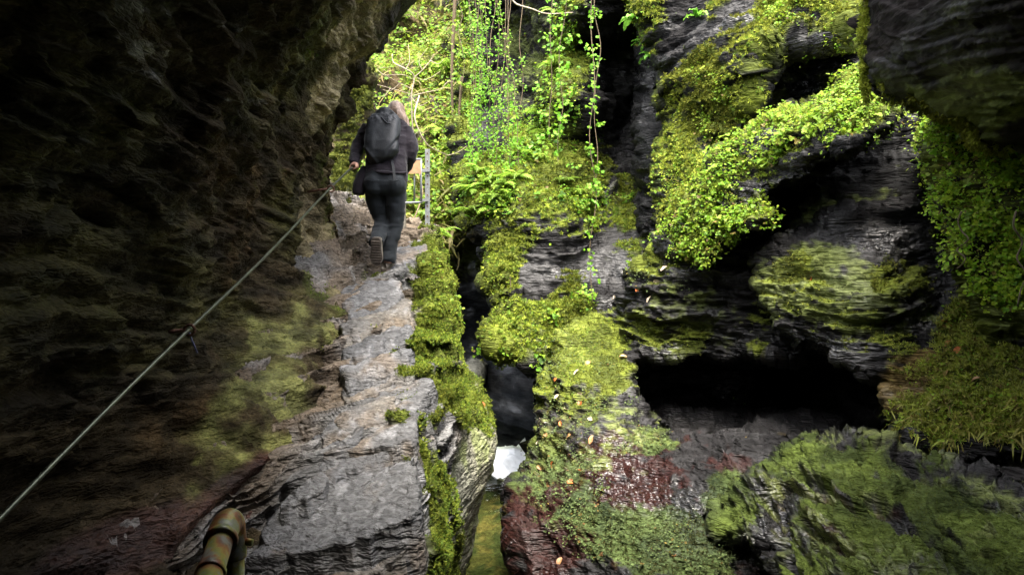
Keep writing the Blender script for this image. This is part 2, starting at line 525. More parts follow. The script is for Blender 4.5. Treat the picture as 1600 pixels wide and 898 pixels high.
# ---- the path: stepped slate ledge with a mossy outer edge falling to the stream
WATER_Z = -0.90
PA_PROF = [(-1.95, 0.5), (-1.5, 0.16), (-1.3, 0.03), (-1.05, 0.0), (-0.8, -0.01), (-0.6, 0.0), (-0.47, -0.07), (-0.40, -0.26), (-0.36, -0.5),
           (-0.30, -0.78), (-0.17, -1.12), (-0.24, -1.5), (-0.34, -2.0), (-0.6, -2.9)]
def build_path():
    nv, nu = 470, 560
    w = np.linspace(0, 1, nv)
    pr = catmull(PA_PROF, w)
    y = 1.4 * (9.0 / 1.4) ** np.linspace(0, 1, nu)
    Y, _ = np.meshgrid(y, w)
    X = np.repeat(pr[:, 0][:, None], nu, 1); Hh = np.repeat(pr[:, 1][:, None], nu, 1)
    shift = -0.11 * sstep(5.6, 6.6, Y) - 0.12 * sstep(6.4, 7.2, Y) - 0.22 * sstep(7.1, 8.4, Y)
    side = sstep(-0.75, -0.4, X)
    X = X + shift * np.where(X > -1.0, 1, 0.3)
    # the bulging grey face beside the pool
    bul = np.exp(-((Y - 6.1) / 0.75) ** 2) * np.exp(-((Hh + 1.1) / 0.45) ** 2)
    X = X + 0.075 * bul - 0.30 * sstep(5.9, 4.6, Y) * sstep(-0.4, -1.2, Hh)
    X = X - 0.21 * np.exp(-((Hh + 0.62) / 0.30) ** 2) * sstep(5.2, 6.1, Y) - 0.28 * np.exp(-((Hh + 1.15) / 0.5) ** 2) * sstep(6.35, 7.3, Y)
    Z = zpath(Y) + Hh
    Z = np.where(Y > 8.2, Z - (Y - 8.2) * 0.25, Z)
    P3 = np.stack([X, Y, Z], -1)
    n = np.array((-0.28, -0.05, 0.96)); n /= np.linalg.norm(n)
    # terrace the tread along the slate's dip
    P = P3.reshape(-1, 3)
    th = 0.17
    t = P @ n / th + 0.9 * fbm(P * 0.9 + 4, 3) + 0.25 * noise(P * 3.3)
    i = np.floor(t); f = t - i
    tt = i + sstep(0.84, 1.0, f) + .42
    t2 = P @ n / 0.045 + 0.9 * fbm(P * 1.9 + 14, 3)
    f2 = t2 - np.floor(t2); tt2 = np.floor(t2) + sstep(0.75, 1, f2) + .38
    ontop = (sstep(-0.5, -0.05, Hh)).ravel()
    P = P + n[None] * ((tt - t) * th * 1.0 * (0.2 + 0.8 * ontop) + (tt2 - t2) * 0.045 * 0.8)[:, None]
    # a worn, level tread where the walker stands
    tread = np.exp(-(((P[:, 0] + 1.20) / .26) ** 2 + ((P[:, 1] - 6.86) / .30) ** 2) ** 2) * ontop
    P[:, 2] = lerp(P[:, 2], 1.725 + .06 * (P[:, 1] - 6.7), tread)
    P3 = P.reshape(P3.shape)
    hh = Hh.ravel()
    def paint(what, P, N, px, py, moss=None):
        if what == 'moss':
            z = zones(px, py, [(665, 400, 40, 45, 0, .9), (690, 450, 45, 60, 10, 1), (690, 520, 55, 60, 0, 1), (660, 560, 60, 30, -15, .8), (700, 600, 45, 40, 0, .95),
                               (650, 490, 35, 25, 0, .6), (665, 640, 60, 30, -25, .85), (745, 640, 55, 40, 20, .9), (640, 690, 25, 30, 0, .7), (660, 740, 30, 45, 10, .75),
                               (690, 810, 30, 100, -8, .60), (640, 400, 25, 15, 0, .5), (680, 880, 50, 50, 0, .6), (640, 770, 18, 30, 0, .6), (645, 880, 30, 30, 0, .5)])
            z = z * sstep(-1.02, -0.74, P[:, 0] - 0.35 * (shift.ravel()))
            return moss_field(P, N, px, py, [], 0) * 0 + sstep(0.42, 0.62, z + 0.42 * fbm(P * 4.0, 4) + 0.22 * noise(P * 11) + 0.1 * N[:, 2] * (z > .1))
        n1 = fbm(P * np.array([2, 2, 5.0]), 4); n2 = fbm(P * 5.1 + 5, 4); n3 = fbm(P * 1.1 + 9, 3)
        c = np.repeat(C_SLATE[None], len(P), 0)
        c = mixc(c, C_SLATE_D, sstep(0.0, 0.7, n1) * 0.65)
        c = mixc(c, C_MUD, sstep(-0.25, 0.5, n3 + 0.6 * sstep(-0.85, -1.25, P[:, 0])) * 0.85)
        c = mixc(c, (0.23, 0.225, 0.22), sstep(0.25, 0.8, n2) * 0.5)
        st = strata(P, n, 0.05, 1.0, 3.0, .6)
        c = c * (1 + 0.28 * np.clip(st, -1, 1))[:, None]
        face = sstep(-0.45, -0.8, hh)
        c = mixc(c, (0.165, 0.165, 0.125), face * 0.75)
        c = mixc(c, C_ALGAE * 1.2, face * sstep(-0.1, 0.5, n2 + .3 * n3) * 0.7)
        c = mixc(c, C_WET, sstep(-0.55, -0.85, P[:, 2]) * 0.5)
        mcol = lerp(C_MOSS_D, C_MOSS * 1.1, sstep(-.5, .5, n2)[:, None])
        c = c * (1 - moss[:, None]) + mcol * moss[:, None]
        wet = 0.3 + 0.35 * n1 - 0.5 * moss
        return c, np.clip(wet, 0, 1)
    def disp(P, N, px, py, moss):
        top = sstep(-0.6, -0.05, hh)
        st = strata(P, n, 0.10, 0.03, 2.0, 0.7) * (0.15 + 0.85 * top) + strata(P, n, 0.035, 0.012, 6.0, 0.6) * (.3 + .7 * top)
        # weathered-out notches under the lip of each layer
        st = st - top * (0.075 * sstep(.74, .86, f) * sstep(1.0, .93, f) * sstep(-.45, .2, fbm(P * 1.3 + 21, 2)) + .022 * sstep(.6, .78, f2) * sstep(1.0, .9, f2))
        r = 0.012 * ridged(P * np.array([5, 5, 9.0]), 3) + 0.03 * fbm(P * 1.6, 3)
        return (st * (1 - .6 * moss) + r + pillows(P, moss, 0.05)) * (1 - .85 * tread)
    S = finish_sheet('rock_path', P3, None, None, disp, paint, M_SLATE, flip=None)
    S.hh = hh
    return S
PATH = build_path()

# ---- generic painters for the right-hand side
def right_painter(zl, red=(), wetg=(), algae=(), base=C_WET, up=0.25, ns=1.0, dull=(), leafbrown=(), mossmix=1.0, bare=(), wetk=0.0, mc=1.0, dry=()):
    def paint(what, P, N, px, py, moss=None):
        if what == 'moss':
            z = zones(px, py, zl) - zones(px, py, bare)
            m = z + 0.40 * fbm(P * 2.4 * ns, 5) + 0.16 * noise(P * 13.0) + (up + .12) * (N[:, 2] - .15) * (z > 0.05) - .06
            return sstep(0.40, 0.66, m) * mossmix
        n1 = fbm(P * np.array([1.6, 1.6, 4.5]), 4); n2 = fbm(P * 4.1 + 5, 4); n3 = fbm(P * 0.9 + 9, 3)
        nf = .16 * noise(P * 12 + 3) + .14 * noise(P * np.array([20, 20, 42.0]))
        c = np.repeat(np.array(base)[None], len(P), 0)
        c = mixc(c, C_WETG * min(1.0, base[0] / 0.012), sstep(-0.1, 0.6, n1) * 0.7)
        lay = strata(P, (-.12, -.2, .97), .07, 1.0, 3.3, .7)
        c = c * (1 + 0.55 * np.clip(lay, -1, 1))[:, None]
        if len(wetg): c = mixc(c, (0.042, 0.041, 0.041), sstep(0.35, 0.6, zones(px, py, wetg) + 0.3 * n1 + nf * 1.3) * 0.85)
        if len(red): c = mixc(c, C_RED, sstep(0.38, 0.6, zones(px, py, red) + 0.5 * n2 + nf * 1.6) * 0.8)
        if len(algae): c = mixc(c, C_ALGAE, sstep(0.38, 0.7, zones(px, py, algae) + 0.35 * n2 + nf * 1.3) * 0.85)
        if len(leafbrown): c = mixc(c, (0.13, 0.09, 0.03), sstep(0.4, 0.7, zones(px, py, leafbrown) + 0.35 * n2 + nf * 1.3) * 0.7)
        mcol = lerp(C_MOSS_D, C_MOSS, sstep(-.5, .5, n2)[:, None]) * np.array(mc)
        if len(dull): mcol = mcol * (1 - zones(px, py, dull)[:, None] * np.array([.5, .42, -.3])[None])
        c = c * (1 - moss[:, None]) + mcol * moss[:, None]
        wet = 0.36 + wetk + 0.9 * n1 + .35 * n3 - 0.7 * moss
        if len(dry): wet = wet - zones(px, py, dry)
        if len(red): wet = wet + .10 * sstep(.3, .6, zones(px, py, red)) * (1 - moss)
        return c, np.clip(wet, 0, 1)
    return paint

def right_disp(n=(-0.10, -0.15, 0.98), a1=0.10, th1=0.30, a2=0.035, th2=0.085, big=0.16, pil=0.04, seed=0.0, bf=0.7, rough=1.0):
    def disp(P, N, px, py, moss):
        b = big * fbm(P * bf + 3 + seed, 3) + 0.35 * big * fbm(P * 2.2 + 8 + seed, 3)
        st = strata(P, n, th1, a1, 2.0 + seed, 0.6) + strata(P, n, th2, a2 * 1.5, 5.0 + seed, 0.6) + strata(P, n, th2 * .4, a2 * .6, 8.0 + seed, .8)
        rub = rough * (0.05 * ridged(P * np.array([2.6, 2.6, 6.0]) + seed, 4) + 0.022 * ridged(P * np.array([9, 9, 16.0]) + seed, 3))
        return b + (st + rub) * (1 - 0.35 * moss) + pillows(P, moss, pil)
    return disp

_hd = right_disp(big=0.4, a1=0.12, pil=0.10, seed=1)
def hill_disp(P, N, px, py, moss):
    # upright fins and gullies
    return _hd(P, N, px, py, moss) + 0.55 * ridged(P * np.array([.75, .75, .16]) + 5, 2) - .3
HILL = relief('hillside', [(400, -420), (990, -420), (990, 280), (760, 320), (728, 372), (700, 395), (660, 440), (400, 540)],
    [(430, -420, 20), (980, -420, 18), (560, 0, 16.5), (700, 0, 15), (600, 150, 14.2), (700, 150, 13.2), (580, 300, 12.3), (690, 300, 11.6),
     (760, 300, 11.6), (700, 400, 11.2), (720, 500, 11.6), (980, 0, 14.5), (980, 500, 12.5), (430, 500, 12.5), (640, 60, 15.2), (710, 60, 14.0)],
    hill_disp,
    right_painter([(600, 100, 500, 600, 0, .55), (700, 340, 60, 100, 0, .9), (620, 330, 60, 60, 0, .7)], base=(0.075, 0.055, 0.03), leafbrown=[(600, 90, 60, 60, 0, .7)]),
    M_HILL, step=4)

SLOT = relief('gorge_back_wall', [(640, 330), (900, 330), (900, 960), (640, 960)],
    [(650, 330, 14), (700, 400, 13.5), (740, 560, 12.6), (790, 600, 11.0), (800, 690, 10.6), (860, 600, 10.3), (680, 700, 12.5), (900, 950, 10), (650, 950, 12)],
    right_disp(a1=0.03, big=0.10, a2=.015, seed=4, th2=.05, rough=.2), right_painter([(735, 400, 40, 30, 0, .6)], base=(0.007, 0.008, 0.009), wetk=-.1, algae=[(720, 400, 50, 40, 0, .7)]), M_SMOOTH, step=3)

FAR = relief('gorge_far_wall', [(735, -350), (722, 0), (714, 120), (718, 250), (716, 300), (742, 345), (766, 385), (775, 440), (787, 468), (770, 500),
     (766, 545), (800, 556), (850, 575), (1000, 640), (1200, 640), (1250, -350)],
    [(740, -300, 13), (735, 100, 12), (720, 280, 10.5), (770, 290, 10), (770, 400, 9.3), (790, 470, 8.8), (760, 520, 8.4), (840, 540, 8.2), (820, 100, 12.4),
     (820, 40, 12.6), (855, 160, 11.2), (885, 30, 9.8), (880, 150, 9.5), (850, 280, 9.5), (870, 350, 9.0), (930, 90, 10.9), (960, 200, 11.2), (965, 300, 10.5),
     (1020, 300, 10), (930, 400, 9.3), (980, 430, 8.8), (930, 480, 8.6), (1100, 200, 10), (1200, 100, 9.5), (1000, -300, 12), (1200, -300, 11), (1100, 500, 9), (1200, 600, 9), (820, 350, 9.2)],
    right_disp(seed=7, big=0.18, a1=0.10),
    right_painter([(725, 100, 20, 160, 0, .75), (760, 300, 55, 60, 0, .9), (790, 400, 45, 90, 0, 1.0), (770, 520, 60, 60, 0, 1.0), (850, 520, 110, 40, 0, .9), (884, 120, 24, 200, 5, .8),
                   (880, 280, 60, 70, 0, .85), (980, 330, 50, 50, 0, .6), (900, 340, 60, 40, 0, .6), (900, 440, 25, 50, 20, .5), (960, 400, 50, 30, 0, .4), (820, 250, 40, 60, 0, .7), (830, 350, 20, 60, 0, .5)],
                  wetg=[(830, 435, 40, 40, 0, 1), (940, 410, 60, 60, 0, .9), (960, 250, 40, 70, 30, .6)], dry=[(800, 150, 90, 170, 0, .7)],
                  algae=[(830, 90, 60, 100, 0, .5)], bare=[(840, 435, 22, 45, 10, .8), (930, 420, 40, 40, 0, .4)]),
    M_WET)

CAVEBACK = relief('undercut_wall', [(880, 440), (1850, 440), (1850, 860), (880, 800)],
    [(920, 600, 8.6), (1000, 600, 9.0), (1200, 600, 10.4), (1400, 640, 8.4), (1050, 640, 7.9), (1200, 645, 7.7), (1050, 700, 6.5), (1200, 700, 6.0), (1320, 690, 5.9), (1420, 695, 6.0), (1200, 780, 5.4), (1000, 780, 6.2), (1450, 780, 5.4), (1450, 520, 7.4), (880, 440, 9.2), (1000, 440, 8.3), (1200, 440, 7.4), (1540, 440, 6.7), (1200, 520, 8.6), (1840, 450, 5.6), (1840, 850, 4.6), (1650, 700, 6.0)],
    right_disp(seed=9), right_painter([], base=(0.020, 0.019, 0.019), wetk=.15), M_WET, step=4)

BACK = relief('gorge_side_wall', [(1000, -300), (1690, -300), (1690, 560), (1000, 560)],
    [(1250, 120, 8.6), (1350, 100, 8.0), (1300, 250, 7.3), (1300, 330, 6.55), (1400, 300, 6.6), (1450, 350, 6.4), (1250, 400, 6.7), (1100, 450, 8.0), (1600, 300, 6.2), (1100, -300, 10), (1600, -300, 8), (1450, 180, 6.9)],
    right_disp(seed=12, a1=0.12), right_painter([(1270, 180, 60, 14, -15, .3)], base=(0.014, 0.014, 0.014), algae=[(1260, 150, 90, 50, 0, .5), (1300, 350, 120, 40, -10, .55)]), M_WET, step=2.8)

BUT = relief('mossy_buttress', [(960, -350), (975, -20), (1003, 60), (1033, 95), (1040, 160), (1048, 205), (1028, 240), (1030, 300), (1012, 360), (1008, 400), (1060, 420), (1110, 415),
     (1140, 370), (1200, 330), (1195, 290), (1120, 270), (1130, 225), (1180, 190), (1185, 130), (1205, 90), (1300, 60), (1345, 50), (1352, -350)],
    [(980, -350, 9.4), (1340, -350, 8.2), (980, 0, 8.4), (1100, 0, 8.0), (1250, 0, 7.3), (1340, 20, 6.8), (1040, 100, 8.2), (1120, 120, 7.6), (1190, 100, 7.2), (1060, 200, 8.0), (1130, 200, 7.5),
     (1050, 300, 7.7), (1020, 380, 7.6), (1100, 330, 7.1), (1100, 400, 7.0), (1180, 300, 6.9)],
    right_disp(n=(-.35, -.15, .92), seed=15, a1=0.12, big=0.12),
    right_painter([(1000, 30, 40, 60, 0, .8), (1110, 150, 80, 70, -30, .95), (1200, 60, 80, 50, -30, .9), (1060, 300, 50, 90, 0, .95), (1280, 20, 80, 50, 0, .9), (1110, 370, 60, 60, 0, .9),
                   (1070, 90, 60, 40, 0, .45), (1050, 200, 40, 60, 0, .7), (1150, 0, 60, 60, 0, .5), (1150, -150, 200, 120, 0, .7)],
                  wetg=[(1150, 20, 50, 40, -35, 1), (1110, 60, 40, 30, -30, .9), (1080, 130, 30, 20, 0, .6)], bare=[(1155, 15, 30, 16, -40, .8), (1105, 62, 34, 12, -25, .8), (1060, 80, 25, 40, 0, .4)]),
    M_DIP)

LEDGE = relief('fern_ledge', [(1078, 300), (1110, 240), (1180, 195), (1260, 165), (1330, 130), (1352, 128), (1395, 150), (1400, 185), (1370, 215), (1310, 235), (1260, 272), (1240, 300),
     (1195, 310), (1200, 350), (1150, 385), (1095, 415), (1068, 390)],
    [(1090, 300, 6.95), (1180, 210, 6.75), (1300, 150, 6.35), (1390, 160, 5.75), (1380, 200, 5.4), (1300, 220, 5.85), (1240, 280, 6.2), (1150, 350, 6.55), (1090, 400, 6.8)],
    right_disp(n=(-.35, -.15, .92), seed=18, a1=0.07, big=0.08, pil=0.05),
    right_painter([(1100, 340, 70, 90, 0, .8), (1220, 220, 130, 40, -25, .75), (1350, 165, 60, 50, -20, .9), (1180, 330, 50, 30, -20, .8)],
                  wetg=[(1200, 225, 60, 25, -30, 1), (1230, 260, 50, 18, -20, .8)], bare=[(1195, 222, 40, 16, -30, .55)]), M_DIP, step=2.2, curl=(20, .3), skirt=1.0)

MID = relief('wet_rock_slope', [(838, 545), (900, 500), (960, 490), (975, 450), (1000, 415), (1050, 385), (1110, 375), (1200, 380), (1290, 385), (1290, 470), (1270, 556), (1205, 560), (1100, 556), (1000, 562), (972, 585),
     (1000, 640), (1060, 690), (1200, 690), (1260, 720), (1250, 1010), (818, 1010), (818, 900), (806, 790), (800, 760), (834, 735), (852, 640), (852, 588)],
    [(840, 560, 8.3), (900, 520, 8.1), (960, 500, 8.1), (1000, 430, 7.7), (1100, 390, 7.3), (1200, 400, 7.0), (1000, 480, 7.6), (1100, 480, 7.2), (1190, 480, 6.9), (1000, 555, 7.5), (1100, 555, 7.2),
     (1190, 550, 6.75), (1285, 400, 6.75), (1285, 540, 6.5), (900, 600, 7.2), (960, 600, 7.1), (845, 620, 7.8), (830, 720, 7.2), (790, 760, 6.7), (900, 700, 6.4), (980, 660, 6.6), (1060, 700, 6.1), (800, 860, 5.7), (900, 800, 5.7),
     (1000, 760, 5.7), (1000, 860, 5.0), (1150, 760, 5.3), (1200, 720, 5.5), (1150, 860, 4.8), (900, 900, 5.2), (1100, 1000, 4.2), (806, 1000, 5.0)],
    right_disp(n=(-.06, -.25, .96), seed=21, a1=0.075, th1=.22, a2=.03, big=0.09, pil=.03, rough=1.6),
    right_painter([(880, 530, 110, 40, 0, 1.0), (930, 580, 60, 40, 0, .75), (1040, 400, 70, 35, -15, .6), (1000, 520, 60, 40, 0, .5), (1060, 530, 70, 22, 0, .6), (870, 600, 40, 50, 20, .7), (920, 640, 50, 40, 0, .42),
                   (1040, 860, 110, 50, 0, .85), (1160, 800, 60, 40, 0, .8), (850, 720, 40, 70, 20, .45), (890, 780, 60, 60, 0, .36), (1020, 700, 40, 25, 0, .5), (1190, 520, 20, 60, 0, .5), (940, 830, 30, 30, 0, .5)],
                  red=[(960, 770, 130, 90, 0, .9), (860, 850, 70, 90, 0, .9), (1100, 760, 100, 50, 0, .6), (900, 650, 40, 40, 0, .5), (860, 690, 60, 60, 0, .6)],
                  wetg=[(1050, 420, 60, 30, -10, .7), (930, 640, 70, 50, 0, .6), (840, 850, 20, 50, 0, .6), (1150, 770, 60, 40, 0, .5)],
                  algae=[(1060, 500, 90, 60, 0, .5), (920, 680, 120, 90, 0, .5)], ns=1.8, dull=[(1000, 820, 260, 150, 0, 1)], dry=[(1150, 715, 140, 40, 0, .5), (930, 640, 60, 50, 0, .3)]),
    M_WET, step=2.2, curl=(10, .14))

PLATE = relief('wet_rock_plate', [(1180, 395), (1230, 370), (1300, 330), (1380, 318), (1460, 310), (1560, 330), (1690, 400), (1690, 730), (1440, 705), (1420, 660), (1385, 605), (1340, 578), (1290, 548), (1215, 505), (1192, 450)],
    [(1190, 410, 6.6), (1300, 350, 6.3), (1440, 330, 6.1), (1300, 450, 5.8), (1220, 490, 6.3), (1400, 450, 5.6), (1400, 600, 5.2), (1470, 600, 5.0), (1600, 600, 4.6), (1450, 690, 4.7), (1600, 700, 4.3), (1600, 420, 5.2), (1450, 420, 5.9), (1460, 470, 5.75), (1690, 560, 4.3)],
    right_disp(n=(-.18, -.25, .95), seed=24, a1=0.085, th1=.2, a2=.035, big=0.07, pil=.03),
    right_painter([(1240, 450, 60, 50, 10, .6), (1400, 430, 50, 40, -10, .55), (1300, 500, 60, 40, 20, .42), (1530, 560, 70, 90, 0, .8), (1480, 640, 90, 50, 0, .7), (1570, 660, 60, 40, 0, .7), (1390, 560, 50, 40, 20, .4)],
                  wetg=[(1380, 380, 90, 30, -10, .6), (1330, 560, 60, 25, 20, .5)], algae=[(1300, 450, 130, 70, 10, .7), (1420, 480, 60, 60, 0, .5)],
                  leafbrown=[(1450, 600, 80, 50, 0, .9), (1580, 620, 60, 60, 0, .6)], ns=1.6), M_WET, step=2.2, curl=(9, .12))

RVEG = relief('leafy_buttress', [(1432, 180), (1470, 160), (1540, 180), (1720, 190), (1720, 580), (1560, 540), (1520, 480), (1488, 400), (1460, 330), (1448, 250)],
    [(1440, 190, 5.1), (1480, 300, 4.9), (1600, 220, 4.4), (1600, 400, 4.4), (1530, 450, 4.8), (1700, 300, 4.1), (1700, 560, 4.2)],
    right_disp(seed=27, a1=.05, big=.1, pil=.05), right_painter([(1550, 330, 150, 230, 0, .8)], algae=[(1540, 480, 80, 60, 0, .8)]), M_WET, step=2.8)

_bd = right_disp(n=(.50, -.30, .80), seed=30, a1=0.085, th1=.17, a2=.03, th2=.06, big=0.05, pil=.03, rough=1.2)
def boulder_disp(P, N, px, py, moss):
    # fissures that follow the dip of the rock
    w = 7 * noise(P * 5) + 4 * noise(P * 14)
    cut = np.zeros(len(P))
    for x0, y0, x1, y1, hw in [(1255, 745, 1345, 805, 7), (1345, 770, 1480, 870, 8), (1235, 770, 1310, 790, 8), (1270, 830, 1330, 872, 9), (1400, 720, 1470, 765, 5), (1490, 740, 1640, 830, 6), (1215, 790, 1240, 900, 10), (1480, 860, 1560, 930, 6)]:
        ab = np.array([x1 - x0, y1 - y0], float); L2 = ab @ ab
        t = np.clip(((px - x0) * ab[0] + (py - y0) * ab[1]) / L2, 0, 1)
        d = np.hypot(px - x0 - t * ab[0], py - y0 - t * ab[1]) + w
        cut = np.maximum(cut, 1 - sstep(hw * .5, hw * 1.5, d))
    return _bd(P, N, px, py, moss) - .11 * cut + .012 * noise(P * 16) * moss
BOULDER = relief('mossy_boulder', [(1128, 795), (1200, 722), (1250, 692), (1330, 678), (1420, 690), (1500, 715), (1600, 760), (1730, 800), (1730, 1020), (1230, 1020), (1215, 900), (1205, 850), (1140, 840)],
    [(1210, 720, 5.0), (1330, 690, 4.8), (1500, 730, 4.3), (1650, 800, 3.7), (1300, 800, 4.1), (1450, 850, 3.6), (1230, 850, 4.2), (1400, 1000, 3.0), (1250, 1000, 3.3), (1700, 1000, 2.7), (1150, 800, 4.8)],
    boulder_disp,
    right_painter([(1350, 780, 170, 80, 14, .68), (1500, 860, 170, 80, 15, .66), (1160, 800, 40, 40, 0, .7), (1300, 890, 90, 70, 0, .42), (1680, 880, 120, 90, 0, .6)],
                  red=[(1300, 840, 45, 22, 35, .9), (1240, 800, 40, 60, 20, .5), (1410, 815, 60, 10, 37, .8), (1300, 778, 50, 10, 34, .6)], wetg=[(1500, 720, 120, 20, 12, .6)], algae=[(1400, 800, 300, 150, 10, .45)],
                  bare=[(1300, 840, 38, 16, 38, .9), (1290, 780, 40, 10, 12, .7), (1410, 815, 70, 9, 37, .8), (1300, 775, 50, 8, 34, .8), (1560, 785, 80, 7, 30, .7), (1410, 810, 40, 12, 40, .5), (1225, 800, 18, 40, -10, .5)], ns=2.2, mc=(.66, .74, 1.1)), M_DIP, step=2.2)
BOULDER.obj['kind'] = 'structure'

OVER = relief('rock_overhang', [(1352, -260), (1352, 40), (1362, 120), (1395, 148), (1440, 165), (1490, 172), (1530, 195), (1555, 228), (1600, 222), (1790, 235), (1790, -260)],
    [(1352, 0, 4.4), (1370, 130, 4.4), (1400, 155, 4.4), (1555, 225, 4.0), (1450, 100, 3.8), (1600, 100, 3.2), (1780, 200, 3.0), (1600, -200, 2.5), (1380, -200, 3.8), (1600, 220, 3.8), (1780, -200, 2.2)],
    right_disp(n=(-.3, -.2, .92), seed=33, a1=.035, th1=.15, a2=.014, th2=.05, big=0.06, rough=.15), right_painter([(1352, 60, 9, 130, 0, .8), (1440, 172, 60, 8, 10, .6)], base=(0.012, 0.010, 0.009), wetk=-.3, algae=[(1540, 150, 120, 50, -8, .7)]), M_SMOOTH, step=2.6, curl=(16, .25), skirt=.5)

FARLEFT = relief('mossy_rock_shoulder', [(470, 60), (560, 90), (576, 140), (572, 200), (560, 260), (548, 330), (548, 390), (566, 440), (470, 450)],
    [(480, 80, 8.2), (560, 110, 8.8), (550, 250, 8.4), (540, 330, 7.9), (545, 420, 7.6), (480, 440, 7.4), (480, 250, 8)],
    right_disp(seed=36, big=.1, a1=.05, pil=.06), right_painter([(550, 260, 40, 200, 0, 1.0)], base=(0.06, 0.045, 0.03), mc=.45), M_HILL, step=2.6, curl=(14, .3))

# unseen roof and back wall, added around the camera to shade the near rock
def build_shade_roof():
    nu, nv = 90, 90
    a = np.linspace(0, 1, nu); b = np.linspace(0, 1, nv)
    A, B = np.meshgrid(a, b)
    X = -1.2 + A * 6.8
    Y = -4.5 + B * (6.1 + 1.5 * sstep(-0.2, 1.0, X))  # front edge reaches further on the right to shade the low boulder
    Z = 3.75 - 5.0 * np.clip((A - 0.74) / 0.26, 0, 1) ** 2.0 - 4.5 * np.clip((0.3 - B) / 0.3, 0, 1) ** 1.6 + 0.5 * B
    P3 = np.stack([X, Y, Z], -1)
    p = right_painter([], base=(0.06, 0.055, 0.05))
    return finish_sheet('unseen_shade_roof', P3, None, None, right_disp(seed=40), p, M_WET, flip=None)
SHADE_ROOF = build_shade_roof()

# ---- stream
def build_water():
    m, nt, b = new_mat('stream_water')
    N, L = nt.nodes, nt.links
    tr = N.new('ShaderNodeBsdfTransparent'); tr.inputs['Color'].default_value = (0.58, 0.64, 0.46, 1)
    gl = N.new('ShaderNodeBsdfGlossy'); gl.inputs['Roughness'].default_value = 0.06
    fr = N.new('ShaderNodeFresnel'); fr.inputs['IOR'].default_value = 1.33
    n = N.new('ShaderNodeTexNoise'); n.inputs['Scale'].default_value = 5; n.inputs['Detail'].default_value = 3
    tc = N.new('ShaderNodeTexCoord'); L.new(tc.outputs['Object'], n.inputs['Vector'])
    bp = N.new('ShaderNodeBump'); bp.inputs['Strength'].default_value = 0.35; bp.inputs['Distance'].default_value = 0.05
    L.new(n.outputs['Fac'], bp.inputs['Height'])
    L.new(bp.outputs[0], gl.inputs['Normal']); L.new(bp.outputs[0], fr.inputs['Normal'])
    mx = N.new('ShaderNodeMixShader'); L.new(fr.outputs[0], mx.inputs[0]); L.new(tr.outputs[0], mx.inputs[1]); L.new(gl.outputs[0], mx.inputs[2])
    L.new(mx.outputs[0], N['Material Output'].inputs['Surface'])
    N.remove(b)
    gx, gy = np.meshgrid(np.linspace(-1.4, 1.6, 60), np.linspace(3.5, 9.9, 120))
    P = np.stack([gx.ravel(), gy.ravel(), np.full(gx.size, WATER_Z)], -1)
    P[:, 2] += 0.008 * fbm(P * np.array([3, 3, 1.0]), 3)
    idx = np.arange(gx.size).reshape(gx.shape)
    q = np.stack([idx[:-1, :-1], idx[:-1, 1:], idx[1:, 1:], idx[1:, :-1]], -1).reshape(-1, 4)
    o = mesh_obj('stream_water', P, q, m); o['kind'] = 'structure'
    P2 = P.copy(); P2[:, 1] = (P2[:, 1] - 3.5) * 0.8 + 10.05; P2[:, 2] += 0.42
    o = mesh_obj('upper_stream_water', P2, q, m); o['kind'] = 'structure'
    # bed
    P3 = P.copy(); P3[:, 2] = WATER_Z - 0.28 + 0.10 * fbm(P * np.array([2, 2, 1.0]), 3) + 0.06 * np.abs(noise(P * np.array([7, 7, 1.0])))
    c = np.repeat(np.array((0.13, 0.115, 0.055))[None], len(P3), 0)
    nn = noise(P * np.array([7, 7, 1.0]))
    c = mixc(c, (0.07, 0.08, 0.04), sstep(-.3, .4, nn)); c = mixc(c, (0.24, 0.17, 0.08), sstep(0.3, .7, noise(P * np.array([9, 9, 1.0]) + 31)) * .7)
    o = mesh_obj('stream_bed', P3, q, M_HILL, None, c, {'wet': np.zeros(len(P3)), 'moss': np.zeros(len(P3))}); o['kind'] = 'structure'
build_water()

# ------------------------------------------------------------------ vegetation
def unit(v):
    return v / (np.linalg.norm(v, axis=-1, keepdims=True) + 1e-9)

def frames(zdir, spin):
    """rotation matrices whose local z is zdir, turned by spin"""
    z = unit(zdir)
    ref = np.where(np.abs(z[:, 2:3]) < 0.9, np.array([[0, 0, 1.0]]), np.array([[1.0, 0, 0]]))
    x = unit(np.cross(ref, z)); y = np.cross(z, x)
    c, s_ = np.cos(spin)[:, None], np.sin(spin)[:, None]
    x2 = x * c + y * s_; y2 = -x * s_ + y * c
    return np.stack([x2, y2, z], -1)

def frames_dir(ydir, zhint):
    """local y along ydir (the leaf's length), local z close to zhint (the leaf's upper face)"""
    y = unit(ydir); x = unit(np.cross(y, zhint)); z = np.cross(x, y)
    return np.stack([x, y, z], -1)

def batch(tV, tF, pos, R, size, cols, tshade=None):
    k = len(tV); n = len(pos)
    V = np.einsum('nij,kj->nki', R, tV) * size[:, None, None] + pos[:, None, :]
    Fc = (tF[None] + (np.arange(n) * k)[:, None, None]).reshape(-1, tF.shape[1])
    c = np.repeat(cols[:, None, :], k, 1)
    if tshade is not None: c = c * tshade[None, :, None]
    return V.reshape(-1, 3), Fc, c.reshape(-1, 3)

